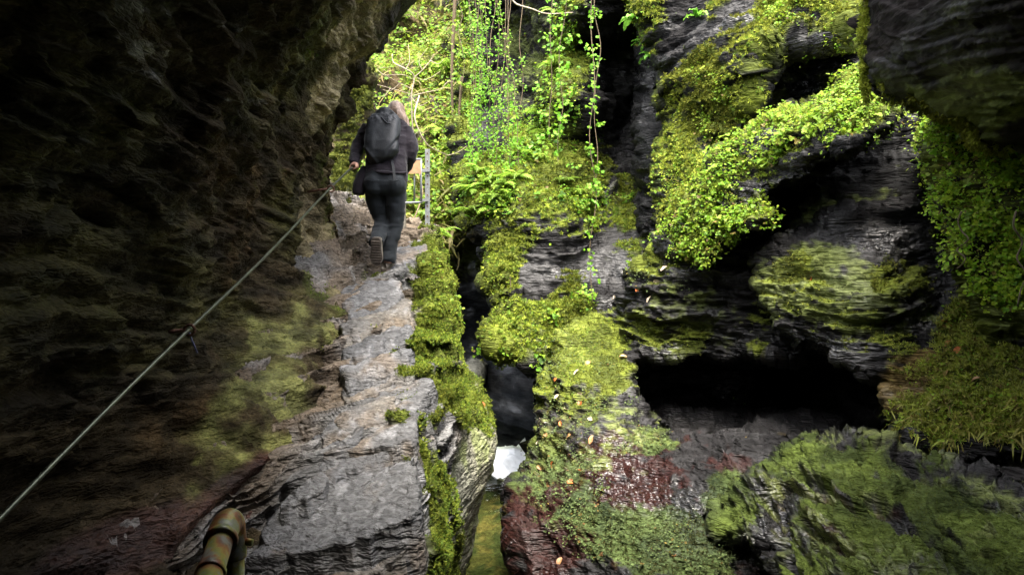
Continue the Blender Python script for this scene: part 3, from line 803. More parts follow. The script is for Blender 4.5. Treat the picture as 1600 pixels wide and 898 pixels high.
def t_sprig(nb=6, seed=1, w=0.11, flat=0.5):
    r = np.random.default_rng(seed)
    V, Fc = [], []
    for b in range(nb):
        a = b / nb * 6.283 + r.uniform(-.4, .4); e = r.uniform(0.25, 1.35)
        d = np.array([math.cos(a) * math.cos(e), math.sin(a) * math.cos(e), math.sin(e)])
        t = unit(np.cross(d, [0.1, 0.2, 1.0]))
        L = r.uniform(0.7, 1.1)
        V += [t * w * .5, -t * w * .5, d * L * .6 + t * w, d * L * .6 - t * w, d * L]
        k = b * 5
        Fc += [(k, k + 1, k + 3), (k, k + 3, k + 2), (k + 2, k + 3, k + 4)]
    return np.array(V), np.array(Fc)

T_MOSS = [t_sprig(5, 1), t_sprig(5, 2), t_sprig(6, 3)]
# rounded leaf, length along y, folded along the midrib
T_ROUND = (np.array([(0, 0, 0), (-.42, .30, .07), (.42, .30, .07), (-.40, .68, .05), (.40, .68, .05), (0, 1, -.06), (0, .5, -.02)]),
           np.array([(0, 6, 1), (0, 2, 6), (1, 6, 3), (2, 4, 6), (3, 6, 5), (6, 4, 5)]))
T_IVY = (np.array([(0, 0, 0), (-.5, .12, .05), (-.32, .45, .03), (-.48, .72, .03), (-.14, .66, .0), (0, 1.05, -.1), (.14, .66, 0), (.48, .72, .03), (.32, .45, .03), (.5, .12, .05), (0, .4, -.03)]),
         np.array([(0, 10, 1), (1, 10, 2), (2, 10, 3), (3, 10, 4), (4, 10, 5), (5, 10, 6), (6, 10, 7), (7, 10, 8), (8, 10, 9), (9, 10, 0)]))
T_BLADE = (np.array([(-.05, 0, 0), (.05, 0, 0), (-.045, .4, .05), (.045, .4, .05), (-.03, .75, .02), (.03, .75, .02), (0, 1, -.1)]),
           np.array([(0, 1, 3), (0, 3, 2), (2, 3, 5), (2, 5, 4), (4, 5, 6)]))
# a trefoil of three leaves on a stalk
def t_tri():
    V, Fc = [], []
    for k in range(3):
        a = k * 2.094
        c, s_ = math.cos(a), math.sin(a)
        v = T_ROUND[0] * 0.62
        vv = np.stack([v[:, 0] * c - v[:, 1] * s_, v[:, 0] * s_ + v[:, 1] * c, v[:, 2] + 0.18 * v[:, 1]], -1)
        Fc.append(T_ROUND[1] + len(V) * 7 if False else T_ROUND[1] + k * 7)
        V.append(vv)
    return np.concatenate(V), np.concatenate(Fc)
T_TRI = t_tri()

def pick(S, w, n):
    w = w * S.ok * (S.px > -60) * (S.px < 1690) * (S.py > -140) * (S.py < 960)
    tot = w.sum()
    if tot <= 0: return np.zeros(0, int)
    return RNG.choice(len(w), size=n, p=w / tot)

def green(n, a, b, jit=0.18):
    t = RNG.random(n)[:, None]
    c = np.array(a)[None] * (1 - t) + np.array(b)[None] * t
    return np.clip(c * (1 + RNG.normal(0, jit, (n, 1))), 0.004, 0.6)

def moss_batch(S, w, n, size, ca, cb, hang=0.35, lift=0.0, patch=True):
    idx = pick(S, w, n)
    if len(idx) == 0: return None
    P = S.P[idx] + RNG.normal(0, 0.006, (len(idx), 3)); N = S.N[idx]
    z = N * 1.0 + np.array([0, 0, 1.0])[None] * (0.35 - hang * (N[:, 2:3] < 0.3)) + RNG.normal(0, .3, (len(idx), 3))
    R = frames(z, RNG.uniform(0, 6.28, len(idx)))
    sz = RNG.uniform(size[0], size[1], len(idx))
    c = green(len(idx), ca, cb)
    if patch:
        p = sstep(-.5, .5, fbm(P * 1.7 + 3, 3))[:, None]
        c = c * (0.6 + 0.75 * p) + np.array([0.012, 0.004, 0.0]) * (1 - p)
    return batch(*T_MOSS[0], P + N * lift, R, sz, c)

def leaf_batch(S, w, n, size, ca, cb, T=T_ROUND, out=0.02, droop=0.3, face=(0, -0.35, 0.75), jit=.45):
    idx = pick(S, w, n)
    if len(idx) == 0: return None
    k = len(idx)
    P = S.P[idx]; N = S.N[idx]
    P = P + N * RNG.uniform(0, 1, (k, 1)) ** 1.5 * out + RNG.normal(0, .012, (k, 3))
    zd = unit(np.array(face)[None] + 0.45 * N + RNG.normal(0, jit, (k, 3)))
    yd = N * 0.6 + np.array([0, 0, -droop])[None] + RNG.normal(0, .7, (k, 3))
    yd = yd - (yd * zd).sum(1, keepdims=True) * zd
    R = frames_dir(yd, zd)
    sz = size[0] * .7 + (size[1] * 1.15 - size[0] * .7) * RNG.random(k) ** 1.7
    col = green(k, ca, cb)
    old = RNG.random(k) < .05
    col[old] = green(int(old.sum()), (.16, .13, .03), (.10, .06, .02))
    return batch(*T, P, R, sz, col)

def stuff(name, parts, mat, label, cat):
    parts = [p for p in parts if p is not None]
    V, Fc, C, off = [], [], [], 0
    for v, f, c in parts:
        V.append(v); Fc.append(f + off); C.append(c); off += len(v)
    o = mesh_obj(name, np.concatenate(V), np.concatenate(Fc), mat, None, np.concatenate(C), smooth=False)
    tag(o, label, cat, None, 'stuff')
    return o

MY, MO, MD = (0.205, 0.240, 0.028), (0.115, 0.155, 0.020), (0.055, 0.090, 0.015)
MG = (0.110, 0.180, 0.022)
def moss_on(S, dens, size, ca=MY, cb=MO, zl=None, hang=.35):
    w = S.moss.copy()
    if zl: w = w * zones(S.px, S.py, zl)
    n = int(dens * w[S.ok].sum())
    return moss_batch(S, w, n, size, ca, cb, hang)

stuff('moss', [moss_on(PATH, 1.0, (.010, .024), MY, MO), moss_on(PATH, 0.6, (.010, .026), MG, MD)], M_MOSS, 'olive and green moss cushion along the outer edge of the stone path', 'moss')
stuff('moss', [moss_on(FAR, 0.60, (.03, .065), MY, MO, hang=.7), moss_on(FAR, .25, (.03, .06), MG, MD)], M_MOSS, 'yellow-green moss hanging in folds on the gorge wall behind the ivy', 'moss')
stuff('moss', [moss_on(BUT, 0.6, (.025, .055), MY, (0.15, 0.17, 0.025), hang=.8), moss_on(BUT, .2, (.02, .05), MG, MD)], M_MOSS, 'bright yellow-green moss curtain on the upper leaning buttress', 'moss')
stuff('moss', [moss_on(LEDGE, 0.5, (.02, .04), MY, MG)], M_MOSS, 'light green moss under the leafy plants of the sloping ledge', 'moss')
stuff('moss', [moss_on(MID, 0.7, (.012, .026), (0.17, 0.185, .03), MO, [(900, 530, 160, 110, 0, 1), (1060, 450, 150, 110, 0, .8)]), moss_on(MID, .2, (.015, .03), MG, MD, [(900, 530, 160, 110, 0, 1)]), moss_on(MID, .55, (.009, .02), (.075, .095, .03), (.05, .06, .02), [(1000, 800, 230, 130, 0, 1)])], M_MOSS, 'dull olive moss on the wet rock slope beside the stream', 'moss')
stuff('moss', [moss_on(PLATE, 0.5, (.014, .03), (0.20, 0.21, .035), MO)], M_MOSS, 'dark green moss patches on the wet layered rock plate', 'moss')
stuff('moss', [moss_on(BOULDER, 0.55, (.006, .012), (0.095, 0.115, .022), (.055, .075, .018))], M_MOSS, 'short green moss mat covering the big low boulder under the undercut', 'moss')
stuff('moss', [moss_on(FARLEFT, 0.7, (.02, .05), (.075, .08, .012), (.04, .05, .008)), moss_on(LEFT, .12, (.012, .03), MO, MD)], M_MOSS, 'dark olive moss on the rock shoulder at the end of the cave wall', 'moss')
w_edge = ((OVER.s < 9) & (OVER.py > 120) & (OVER.px < 1580)) * (0.1 + sstep(-.2, .4, fbm(OVER.P * 5, 2)))
stuff('moss', [moss_on(OVER, 0.8, (.02, .045), MY, MG, hang=1.2), moss_batch(OVER, w_edge, 900, (.02, .05), MY, (.14, .14, .02), 1.4)], M_MOSS, 'moss fringe hanging from the edge of the dark rock overhang', 'moss')
stuff('moss', [moss_on(HILL, 0.55, (.05, .11), MY, MO), moss_on(SLOT, .4, (.03, .06), MG, MD)], M_MOSS, 'yellow-green moss on the bright bank beyond the gate', 'moss')

LB, LY, LD = (0.100, 0.225, 0.014), (0.205, 0.270, 0.020), (0.045, 0.115, 0.010)
# leafy plants growing as ground cover
def zz(S, lst, extra=0.3, f=3.0):
    return sstep(0.35, 0.65, zones(S.px, S.py, lst) + extra * fbm(S.P * f + 40, 3)) * (0.12 + sstep(-.25, .35, fbm(S.P * f * 2.6 + 11, 2)))
wl = zz(LEDGE, [(1100, 340, 60, 90, 0, 1), (1200, 215, 140, 40, -25, .8), (1350, 165, 70, 50, -20, 1.1), (1180, 330, 50, 30, -20, .8)], .65, 3.5)
stuff('leafy_ground_cover', [leaf_batch(LEDGE, wl, 8000, (.014, .030), LB, LY, out=.07), leaf_batch(LEDGE, wl, 1800, (.03, .055), LB, LY, T_TRI, out=.08)],
      M_LEAF, 'bright small-leaved plants covering the sloping ledge above the undercut', 'ground cover')
wb = zz(BUT, [(1110, 370, 60, 60, 0, 1), (1060, 330, 50, 90, 0, .55), (1280, 20, 90, 50, 0, .9), (1150, 170, 60, 60, -30, .45), (1000, 40, 40, 60, 0, .6)], .6, 3.5)
stuff('leafy_ground_cover', [leaf_batch(BUT, wb, 6500, (.015, .030), LB, LY, out=.07)], M_LEAF, 'small yellow-green leaves hanging down the mossy buttress', 'ground cover')
wr = zz(RVEG, [(1500, 300, 90, 140, 0, 1), (1600, 320, 120, 160, 0, 1), (1520, 200, 120, 40, 0, 1)], .25)
stuff('leafy_ground_cover', [leaf_batch(RVEG, wr, 13000, (.014, .030), (.17, .36, .02), (.32, .40, .03), out=.08), leaf_batch(RVEG, wr, 2200, (.026, .045), LB, LY, T_TRI, out=.09)],
      M_LEAF, 'dense curtain of tiny round leaves below the dark rock overhang', 'ground cover')
wp = zz(PLATE, [(1540, 560, 80, 110, 0, 1), (1480, 640, 90, 50, 0, .9), (1580, 650, 70, 60, 0, .9), (1450, 610, 50, 60, 0, .6)], .3)
stuff('trailing_grass', [leaf_batch(PLATE, wp, 1200, (.02, .05), (0.24, 0.27, .04), (0.22, 0.15, .05), T_BLADE, out=.03, droop=1.3), leaf_batch(PLATE, wp, 6500, (.016, .04), (0.21, 0.25, .03), (0.15, 0.15, .03), T_MOSS[1], out=.04, droop=.8), leaf_batch(PLATE, wp * sstep(620, 680, PLATE.py), 700, (.06, .12), (0.22, 0.27, .04), (0.20, 0.15, .05), T_BLADE, out=.04, droop=2.4), leaf_batch(PLATE, wp, 3500, (.02, .05), LB, LY, T_BLADE, out=.04, droop=.9), leaf_batch(PLATE, wp, 1800, (.012, .024), LB, LY, out=.05)],
      M_LEAF, 'tangled brown and olive trailing stems below the leafy curtain', 'grass')
wf = zz(FAR, [(772, 312, 48, 32, 10, 1.0), (835, 235, 34, 50, 20, .75), (880, 130, 17, 190, 4, .9), (890, 310, 50, 26, 0, .6), (720, 60, 22, 160, 0, .9)], .6, 2.5)
stuff('leafy_ground_cover', [leaf_batch(FAR, wf, 7000, (.02, .045), LB, LY, out=.14), leaf_batch(FAR, wf, 900, (.05, .08), LB, LD, T_TRI, out=.12)],
      M_LEAF, 'bright leafy plants on the gorge wall below the hanging ivy', 'ground cover')
wh = zz(HILL, [(660, 60, 130, 140, 0, 1), (680, 260, 70, 90, 0, 1), (600, 180, 60, 60, 0, .8), (730, 60, 40, 140, 0, .9), (620, 300, 60, 60, 0, .9), (600, 40, 80, 80, 0, .7)], .75, 1.3)
stuff('leafy_undergrowth', [leaf_batch(HILL, wh, 20000, (.025, .07), (.13, .26, .02), (.25, .31, .03), out=.4), leaf_batch(HILL, wh, 3500, (.05, .09), (0.16, .27, .05), LB, T_IVY, out=.5),
      leaf_batch(HILL, HILL.moss * 0 + 1, 7000, (.15, .5), (0.2, 0.15, .06), (0.16, 0.17, .04), T_BLADE, out=.2, droop=1.2)],
      M_LEAF, 'sunlit leafy undergrowth on the bank beyond the gate', 'undergrowth')
wm = zz(MID, [(860, 640, 60, 120, 15, .7), (890, 760, 70, 90, 0, .75), (1040, 860, 120, 50, 0, .6), (1060, 420, 80, 40, 0, .5), (1000, 700, 60, 40, 0, .55), (960, 610, 60, 40, 0, .5)], .5)
stuff('liverwort', [leaf_batch(MID, wm, 6000, (.010, .022), (0.085, 0.12, .04), (0.06, 0.08, .03), out=.02, droop=.5)], M_MOSS, 'small dull green liverwort leaves speckling the wet red rock', 'ground cover')
wpl = zz(PATH, [(700, 360, 40, 30, 0, 1.0), (715, 470, 25, 60, 0, .5), (690, 400, 30, 50, 0, .6)], .4)
stuff('leafy_ground_cover', [leaf_batch(PATH, wpl * PATH.moss, 900, (.02, .04), LB, LY, out=.05)], M_LEAF, 'few small bright leaves on the far mossy edge of the path', 'ground cover')

# ---- tubes
def tube(pts, rad, sides=6, close=True):
    pts = np.array([tuple(p) for p in pts], float); n = len(pts)
    rad = np.broadcast_to(np.asarray(rad, float), (n,))
    T = unit(np.gradient(pts, axis=0))
    ref = np.array([0.0, 0, 1]) if abs(T[0, 2]) < 0.9 else np.array([1.0, 0, 0])
    V = []
    u = unit(np.cross(T[0], ref))
    for i in range(n):
        u = unit(u - T[i] * (u @ T[i])); v = np.cross(T[i], u)
        for k in range(sides):
            a = 6.28318 * k / sides
            V.append(pts[i] + rad[i] * (u * math.cos(a) + v * math.sin(a)))
    Fc = []
    for i in range(n - 1):
        for k in range(sides):
            a, b = i * sides + k, i * sides + (k + 1) % sides
            c, d = a + sides, b + sides
            Fc += [(a, b, d), (a, d, c)]
    if close:
        for base, c, flip in ((0, pts[0], True), ((n - 1) * sides, pts[-1], False)):
            V.append(c); ci = len(V) - 1
            for k in range(sides):
                a, b = base + k, base + (k + 1) % sides
                Fc.append((ci, b, a) if flip else (ci, a, b))
    return np.array(V), np.array(Fc)

def join(lst):
    V, Fc, off = [], [], 0
    for v, f in lst:
        V.append(v); Fc.append(f + off); off += len(v)
    return np.concatenate(V), np.concatenate(Fc)

def spline(pts, n):
    return catmull(np.array([tuple(p) for p in pts], float), np.linspace(0, 1, n))

M_STEM = plain_material('vine_stem', (0.085, 0.06, 0.03), 0.8)
M_TWIG = plain_material('bare_twig', (0.26, 0.21, 0.15), 0.8)
M_ROOT = plain_material('mossy_root', (0.085, 0.06, 0.03), 0.9)
M_TWIGD = plain_material('brown_twig', (0.20, 0.15, 0.09), 0.8)

def vine(px, py0, py1, d, n_leaf, label, size=(.035, .06), spread=.05, dx=0, ca=(0.10, 0.28, .015), cb=(0.20, 0.36, .025), tpow=1.0):
    top, bot = at(px, py0, d), at(px + dx, py1, d - .1)
    k = 7
    pts = []
    for i in range(k):
        t = i / (k - 1)
        p = top.lerp(bot, t); p.x += random.uniform(-1, 1) * .055 * (0 < i < k - 1); p.y += random.uniform(-1, 1) * .03
        pts.append(p)
    pp = spline(pts, 26)
    root = empty('ivy_vine', pts[0])
    st = mesh_obj('stem', tube(pp, np.linspace(.006, .004, 26), 5)[0] - np.array(pts[0]), tube(pp, np.linspace(.006, .004, 26), 5)[1], M_STEM, root)
    kc = max(4, n_leaf // 5)
    ct = RNG.random(kc) ** tpow; cof = RNG.normal(0, spread * .9, (kc, 3)) * np.array([1, .6, .2])
    ci = RNG.integers(0, kc, n_leaf)
    t = np.clip(ct[ci] + RNG.normal(0, .012, n_leaf), 0, 1)
    P = np.stack([np.interp(t, np.linspace(0, 1, 26), pp[:, j]) for j in range(3)], -1)
    P = P + cof[ci] + RNG.normal(0, spread * .55, (n_leaf, 3)) * np.array([1, .7, .5])
    zd = unit(np.array([0, -.8, .55])[None] + RNG.normal(0, .45, (n_leaf, 3)))
    yd = np.array([0, 0, -1.0])[None] + RNG.normal(0, .55, (n_leaf, 3))
    yd = yd - (yd * zd).sum(1, keepdims=True) * zd
    V, Fc, C = batch(*T_IVY, P, frames_dir(yd, zd), RNG.uniform(size[0], size[1], n_leaf), green(n_leaf, ca, cb))
    lo = mesh_obj('leaves', V - np.array(pts[0]), Fc, M_LEAF, root, C, smooth=False)
    lo['kind'] = 'stuff'
    tag(root, label, 'vine', 'ivy vines hanging down the gorge wall')
    return root

IV = 'thin ivy vine hanging in the curtain of vines before the dark hollow'
for px, a, b, d, n in [(738, -60, 300, 10.6, 90), (750, -60, 330, 10.4, 210), (763, -60, 320, 10.3, 190), (774, -60, 330, 10.2, 150), (788, -60, 345, 10.0, 130),
                       (800, -60, 330, 9.9, 100), (812, -60, 320, 9.8, 80), (744, -60, 280, 10.2, 130), (757, -60, 250, 10.6, 130), (782, -60, 200, 10.8, 30), (769, -60, 300, 10.15, 170), (733, -60, 250, 10.5, 110), (747, -60, 310, 10.1, 170), (795, -60, 320, 9.8, 140)]:
    vine(px, a, b, d, int(n * 1.9), IV, (.02, .044), .045, random.uniform(-6, 8), tpow=.7 if px < 780 else .4)
vine(925, -40, 478, 8.3, 190, 'long straight ivy vine reaching down to the mossy shelf', (.03, .055), .045, 2)
vine(934, -40, 300, 8.45, 60, 'shorter ivy vine close beside the long straight one', (.03, .05), .05, -6)
vine(868, -40, 220, 9.0, 130, 'ivy vine rooted in the leafy rib of rock', (.035, .06), .08, -10)
vine(886, -20, 260, 8.9, 130, 'ivy vine trailing over the ferns on the leafy rib', (.035, .06), .08, -14)
vine(1588, 330, 478, 4.1, 30, 'thin trailing stem with pale leaves at the edge of the leafy curtain', (.014, .026), .02, 4, LB, LY)
vine(1503, 330, 420, 4.6, 26, 'short trailing stem on the leafy curtain beside the dark rock', (.014, .026), .02, -8, LB, LY)
vine(718, -30, 130, 11.3, 80, 'yellowing ivy vine on the brown root pillar by the bank', (.04, .07), .09, 4, LB, LY)

# mossy strand hanging at the edge of the overhang
def mossy_strand(pts, n, label, r=.014):
    pp = spline(pts, 30)
    o0 = np.array(pts[0])
    root = empty('mossy_strand', pts[0])
    V, Fc = tube(pp, np.linspace(r, r * .7, 30), 6); mesh_obj('stem', V - o0, Fc, M_STEM, root)
    t = RNG.random(n)
    P = np.stack([np.interp(t, np.linspace(0, 1, 30), pp[:, j]) for j in range(3)], -1)
    wob = .022 * (1 + .8 * noise(np.stack([t * 14, t * 0, t * 0], -1)))[:, None]
    dr = unit(RNG.normal(0, 1, (n, 3)) * np.array([1, 1, .4]))
    P = P + dr * wob
    R = frames(dr + np.array([0, 0, -.4]), RNG.uniform(0, 6.28, n))
    V, Fc, C = batch(*T_MOSS[2], P, R, RNG.uniform(.014, .032, n), green(n, (.26, .30, .03), (.16, .20, .02)))
    lo = mesh_obj('moss', V - o0, Fc, M_MOSS, root, C, smooth=False); lo['kind'] = 'stuff'
    tag(root, label, 'vine')
mossy_strand([at(1358, -30, 4.5), at(1350, 30, 4.45), at(1354, 80, 4.5), at(1349, 115, 4.5), at(1356, 155, 4.5)], 900, 'thick moss-wrapped strand hanging at the edge of the dark overhang')
mossy_strand([at(797, 430, 8.6), at(798, 455, 8.6), at(797, 470, 8.6)], 60, 'short mossy strand dangling over the dark slot', .008)

def frond_mesh(name, L=0.3, n=13, w=0.34, tongue=False, seed=1):
    r = np.random.default_rng(seed)
    V, Fc = [], []
    def curve(t):                       # arching rachis in the local y-z plane
        a = 1.15 - 1.75 * t
        return None
    ys, zs = [0.0], [0.0]
    for i in range(n):
        a = 1.05 - 1.9 * (i / n)
        ys.append(ys[-1] + L / n * math.cos(a)); zs.append(zs[-1] + L / n * math.sin(a))
    if tongue:
        for i in range(n + 1):
            t = i / n
            ww = 0.075 * L * 2 * (math.sin(math.pi * min(1, 0.12 + 0.88 * t)) ** .6) * (1 if t < 1 else 0)
            wav = 0.012 * math.sin(t * 22) * L * 3
            V += [(-ww, ys[i], zs[i] + wav + ww * .3), (0, ys[i], zs[i]), (ww, ys[i], zs[i] - wav + ww * .3)]
            if i:
                k = (i - 1) * 3
                Fc += [(k, k + 1, k + 4), (k, k + 4, k + 3), (k + 1, k + 2, k + 5), (k + 1, k + 5, k + 4)]
    else:
        for i in range(n + 1):
            V += [(-.006 * L * 3, ys[i], zs[i]), (.006 * L * 3, ys[i], zs[i])]
            if i:
                k = (i - 1) * 2
                Fc += [(k, k + 1, k + 3), (k, k + 3, k + 2)]
        for i in range(1, n):
            t = i / n
            ww = w * L * (math.sin(math.pi * (0.10 + 0.9 * t)) ** .8) * (1.0 - .25 * t)
            for s_ in (-1, 1):
                b = len(V)
                dz = -0.25 * ww + r.uniform(-.02, .02) * L
                h = L / n * .46
                V += [(0, ys[i] - h, zs[i]), (0, ys[i] + h, zs[i]), (s_ * ww * .6, ys[i] + ww * .18 - h * .8, zs[i] + dz * .4), (s_ * ww * .6, ys[i] + ww * .18 + h * .7, zs[i] + dz * .4), (s_ * ww, ys[i] + ww * .36, zs[i] + dz)]
                Fc += [(b, b + 1, b + 3), (b, b + 3, b + 2), (b + 2, b + 3, b + 4)]
    me_o = mesh_obj(name, np.array(V), np.array(Fc), None, None, np.ones((len(V), 3)), smooth=False)
    me = me_o.data
    bpy.data.objects.remove(me_o)
    return me

def solid_leaf(name, col, trans=.4):
    m, nt, b = new_mat(name)
    N, L = nt.nodes, nt.links
    oi = N.new('ShaderNodeObjectInfo')
    mr = N.new('ShaderNodeMapRange'); mr.inputs['To Min'].default_value = .65; mr.inputs['To Max'].default_value = 1.35
    L.new(oi.outputs['Random'], mr.inputs['Value'])
    vm = N.new('ShaderNodeVectorMath'); vm.operation = 'SCALE'; vm.inputs[0].default_value = col
    L.new(mr.outputs[0], vm.inputs['Scale'])
    L.new(vm.outputs[0], b.inputs['Base Color']); b.inputs['Roughness'].default_value = .5; b.inputs['Specular IOR Level'].default_value = .35
    tr = N.new('ShaderNodeBsdfTranslucent'); L.new(vm.outputs[0], tr.inputs['Color'])
    mx = N.new('ShaderNodeMixShader'); mx.inputs[0].default_value = trans
    L.new(b.outputs[0], mx.inputs[1]); L.new(tr.outputs[0], mx.inputs[2])
    L.new(mx.outputs[0], N['Material Output'].inputs['Surface'])
    return m
M_FERN = solid_leaf('fern_frond', (0.19, 0.31, 0.035))
M_TONGUE = solid_leaf('tongue_fern_frond', (0.13, 0.30, 0.035))
FRONDS = [frond_mesh('frond', 1.0, 14, .30, False, k) for k in range(3)]
TONGUES = [frond_mesh('tongue_frond', 1.0, 10, .3, True, 5)]
for m_ in FRONDS: m_.materials.append(M_FERN)
for m_ in TONGUES: m_.materials.append(M_TONGUE)

def surf(S, px, py):
    d = (S.px - px) ** 2 + (S.py - py) ** 2 + np.where(S.ok, 0, 1e6)
    i = int(np.argmin(d))
    return Vector(S.P[i]), Vector(S.N[i])

def fern(S, px, py, L, nf, label, tongue=False, out=None, group=None):
    p, nrm = surf(S, px, py)
    root = empty('tongue_fern' if tongue else 'fern', p)
    o = Vector((nrm.x, nrm.y - .35, 0.15)) if out is None else Vector(out)
    base = math.atan2(o.y, o.x)
    for k in range(nf):
        me = random.choice(TONGUES if tongue else FRONDS)
        f = bpy.data.objects.new('frond', me); COL.objects.link(f); f.parent = root
        a = base + (k / max(1, nf - 1) - .5) * 3.0 + random.uniform(-.25, .25)
        f.rotation_euler = (random.uniform(-.55, .1), random.uniform(-.3, .3), a - math.pi / 2)
        f.scale = [L * random.uniform(.7, 1.15)] * 3
    tag(root, label, 'fern', group)
    return root

FG = 'ferns among the bright plants under the ivy curtain'
for px, py, L, nf in [(735, 300, .34, 7), (752, 312, .36, 7), (768, 300, .34, 7), (785, 318, .36, 7), (748, 335, .34, 6), (772, 335, .34, 6), (800, 300, .34, 6), (815, 285, .32, 6), (760, 285, .3, 6)]:
    fern(FAR, px, py, L, nf, 'lush fern in the cluster below the ivy curtain', group=FG)
for px, py, L, nf in [(868, 175, .36, 6), (880, 120, .36, 6), (862, 230, .36, 6), (878, 290, .34, 6), (900, 305, .34, 6), (845, 205, .34, 6), (890, 60, .34, 6), (870, 20, .34, 5), (842, 262, .32, 6)]:
    fern(FAR, px, py, L, nf, 'fern arching out of the leafy rib of rock beside the long vine', group='ferns on the leafy rib')
fern(PATH, 688, 366, .30, 8, 'fern at the foot of the metal gate post')
for px, py, L in [(655, 255, .5), (690, 215, .5), (705, 240, .45), (690, 60, .6), (640, 40, .6), (715, 130, .5), (650, 210, .5), (740, 30, .5), (630, 330, .4)]:
    fern(HILL, px, py, L, 7, 'fern on the sunlit bank beyond the gate', group='ferns on the bank')
for px, py, L in [(1002, 20, .24), (1010, 66, .22), (1015, 95, .22)]:
    fern(BUT, px, py, L, 5, 'strap-leaved fern on the mossy prow of the buttress', True, group='strap-leaved ferns on the buttress prow')
fern(BUT, 1090, 28, .2, 5, 'small strap-leaved fern beside the pale wet streak', True)
fern(FAR, 832, 252, .28, 5, 'strap-leaved fern low in the leafy rib', True)
fern(FAR, 905, 325, .24, 6, 'strap-leaved fern above the grey wet rock', True)

# ---- bare branches on the bank
def branch(label, main, twigs, r0, r1, mat):
    root = empty('bare_branch', main[0])
    o = np.array(main[0])
    pp = spline(main, 24)
    V, Fc = tube(pp, np.linspace(r0, r1, 24), 6)
    mesh_obj('limb', V - o, Fc, mat, root)
    for tw in twigs:
        q = spline(tw, 12)
        V, Fc = tube(q, np.linspace(r1 * .9, r1 * .35, 12), 5)
        mesh_obj('twig', V - o, Fc, mat, root)
    tag(root, label, 'branch')
    return root
def A(l, d): return [at(x, y, d + dd) for x, y, dd in l]
D0 = 11.0
branch('pale bare branch spreading twigs over the bank', A([(650, 235, .2), (645, 200, .1), (643, 150, 0), (647, 120, 0), (634, 108, -.1), (615, 98, 0), (613, 85, 0)], D0),
       [A(t, D0) for t in [[(646, 125, 0), (630, 117, -.1), (600, 118, -.1), (576, 116, 0)], [(645, 140, 0), (625, 130, 0), (610, 122, -.2), (600, 115, -.2)], [(646, 122, 0), (660, 110, 0), (672, 95, .1), (678, 85, .1)],
                           [(644, 150, 0), (668, 144, 0), (690, 140, .1)], [(643, 148, 0), (610, 138, -.2), (580, 130, -.2)], [(634, 108, 0), (640, 95, 0), (638, 70, .1)], [(660, 110, 0), (655, 95, 0), (668, 75, 0)],
                           [(625, 130, 0), (610, 142, 0), (598, 140, 0)], [(647, 120, 0), (665, 125, .1), (688, 112, .1)], [(600, 118, -.1), (590, 108, -.1), (610, 105, -.1)], [(643, 152, 0), (655, 165, 0), (668, 160, 0)], [(690, 140, .1), (700, 128, .1), (712, 130, .2)], [(576, 116, 0), (570, 100, 0), (585, 92, 0)], [(610, 138, -.2), (600, 150, -.2), (585, 152, -.2)], [(672, 95, .1), (685, 100, .1), (694, 92, .1)]]], .014, .008, M_TWIG)
branch('thin curved branch arching down behind the gate', A([(655, 150, 0), (648, 180, -.2), (655, 205, -.2), (670, 228, -.1), (700, 243, .2)], 10.6),
       [A(t, 10.6) for t in [[(655, 205, -.2), (645, 212, -.2), (635, 220, -.2)], [(700, 243, .2), (715, 238, .2), (730, 228, .3)]]], .013, .007, M_TWIG)
branch('thin bare stem arching across the dark hollow', A([(795, -10, 0), (806, 6, 0), (830, 14, -.1), (855, 22, -.1), (895, 20, 0)], 9.4), [], .012, .008, M_TWIG)
branch('leaning dead stick propped behind the gate', A([(640, 356, 0), (652, 330, 0), (660, 300, .05), (655, 270, .1)], 9.2), [], .012, .008, M_TWIGD)
branch('moss-wrapped brown root hanging down the bank', A([(712, -20, 0), (708, 60, 0), (706, 120, 0), (708, 200, .1)], 11.6), [], .035, .02, M_ROOT)
branch('second brown root hanging beside the vine curtain', A([(722, 120, 0), (718, 170, 0), (716, 230, 0)], 11.4), [], .03, .015, M_ROOT)

# ---- fallen leaves
M_DEAD = [solid_leaf('orange_dead_leaf', (0.42, 0.12, 0.03), .2), solid_leaf('tan_dead_leaf', (0.36, 0.20, 0.09), .2), solid_leaf('pale_dead_leaf', (0.45, 0.36, 0.26), .2)]
def dead_mesh(seed, mat):
    r = np.random.default_rng(seed)
    n = 8; V = [(0, 0, 0.04)]; Fc = []
    V = []
    for i in range(n + 1):
        t = i / n
        w = .30 * math.sin(math.pi * (.06 + .9 * t)) ** .8
        z = .25 * math.sin(t * 3.0 + r.uniform(-.2, .2)) * .5
        V += [(-w, t - .5, z + .10 + r.uniform(-.03, .03)), (0, t - .5, z), (w, t - .5, z + .12 + r.uniform(-.03, .03))]
        if i:
            k = (i - 1) * 3
            Fc += [(k, k + 1, k + 4), (k, k + 4, k + 3), (k + 1, k + 2, k + 5), (k + 1, k + 5, k + 4)]
    o = mesh_obj('fallen_leaf', np.array(V), np.array(Fc), mat, smooth=False); me = o.data
    bpy.data.objects.remove(o)
    return me
DEAD = [dead_mesh(k, M_DEAD[k % 3]) for k in range(6)]
def dead(S, px, py, size, label, group, kind=None):
    p, nrm = surf(S, px, py)
    me = DEAD[kind if kind is not None else random.randrange(6)]
    o = bpy.data.objects.new('fallen_leaf', me); COL.objects.link(o)
    q = nrm.to_track_quat('Z', 'Y').to_euler()
    o.rotation_euler = q; o.rotation_euler.rotate_axis('Z', random.uniform(0, 6.28)); o.rotation_euler.rotate_axis('X', random.uniform(-.4, .4))
    o.location = p + nrm * (.006 + .02 * size)
    o.scale = [size] * 3
    tag(o, label, 'leaf', group)
g1 = 'fallen leaves on the wet rock slope'
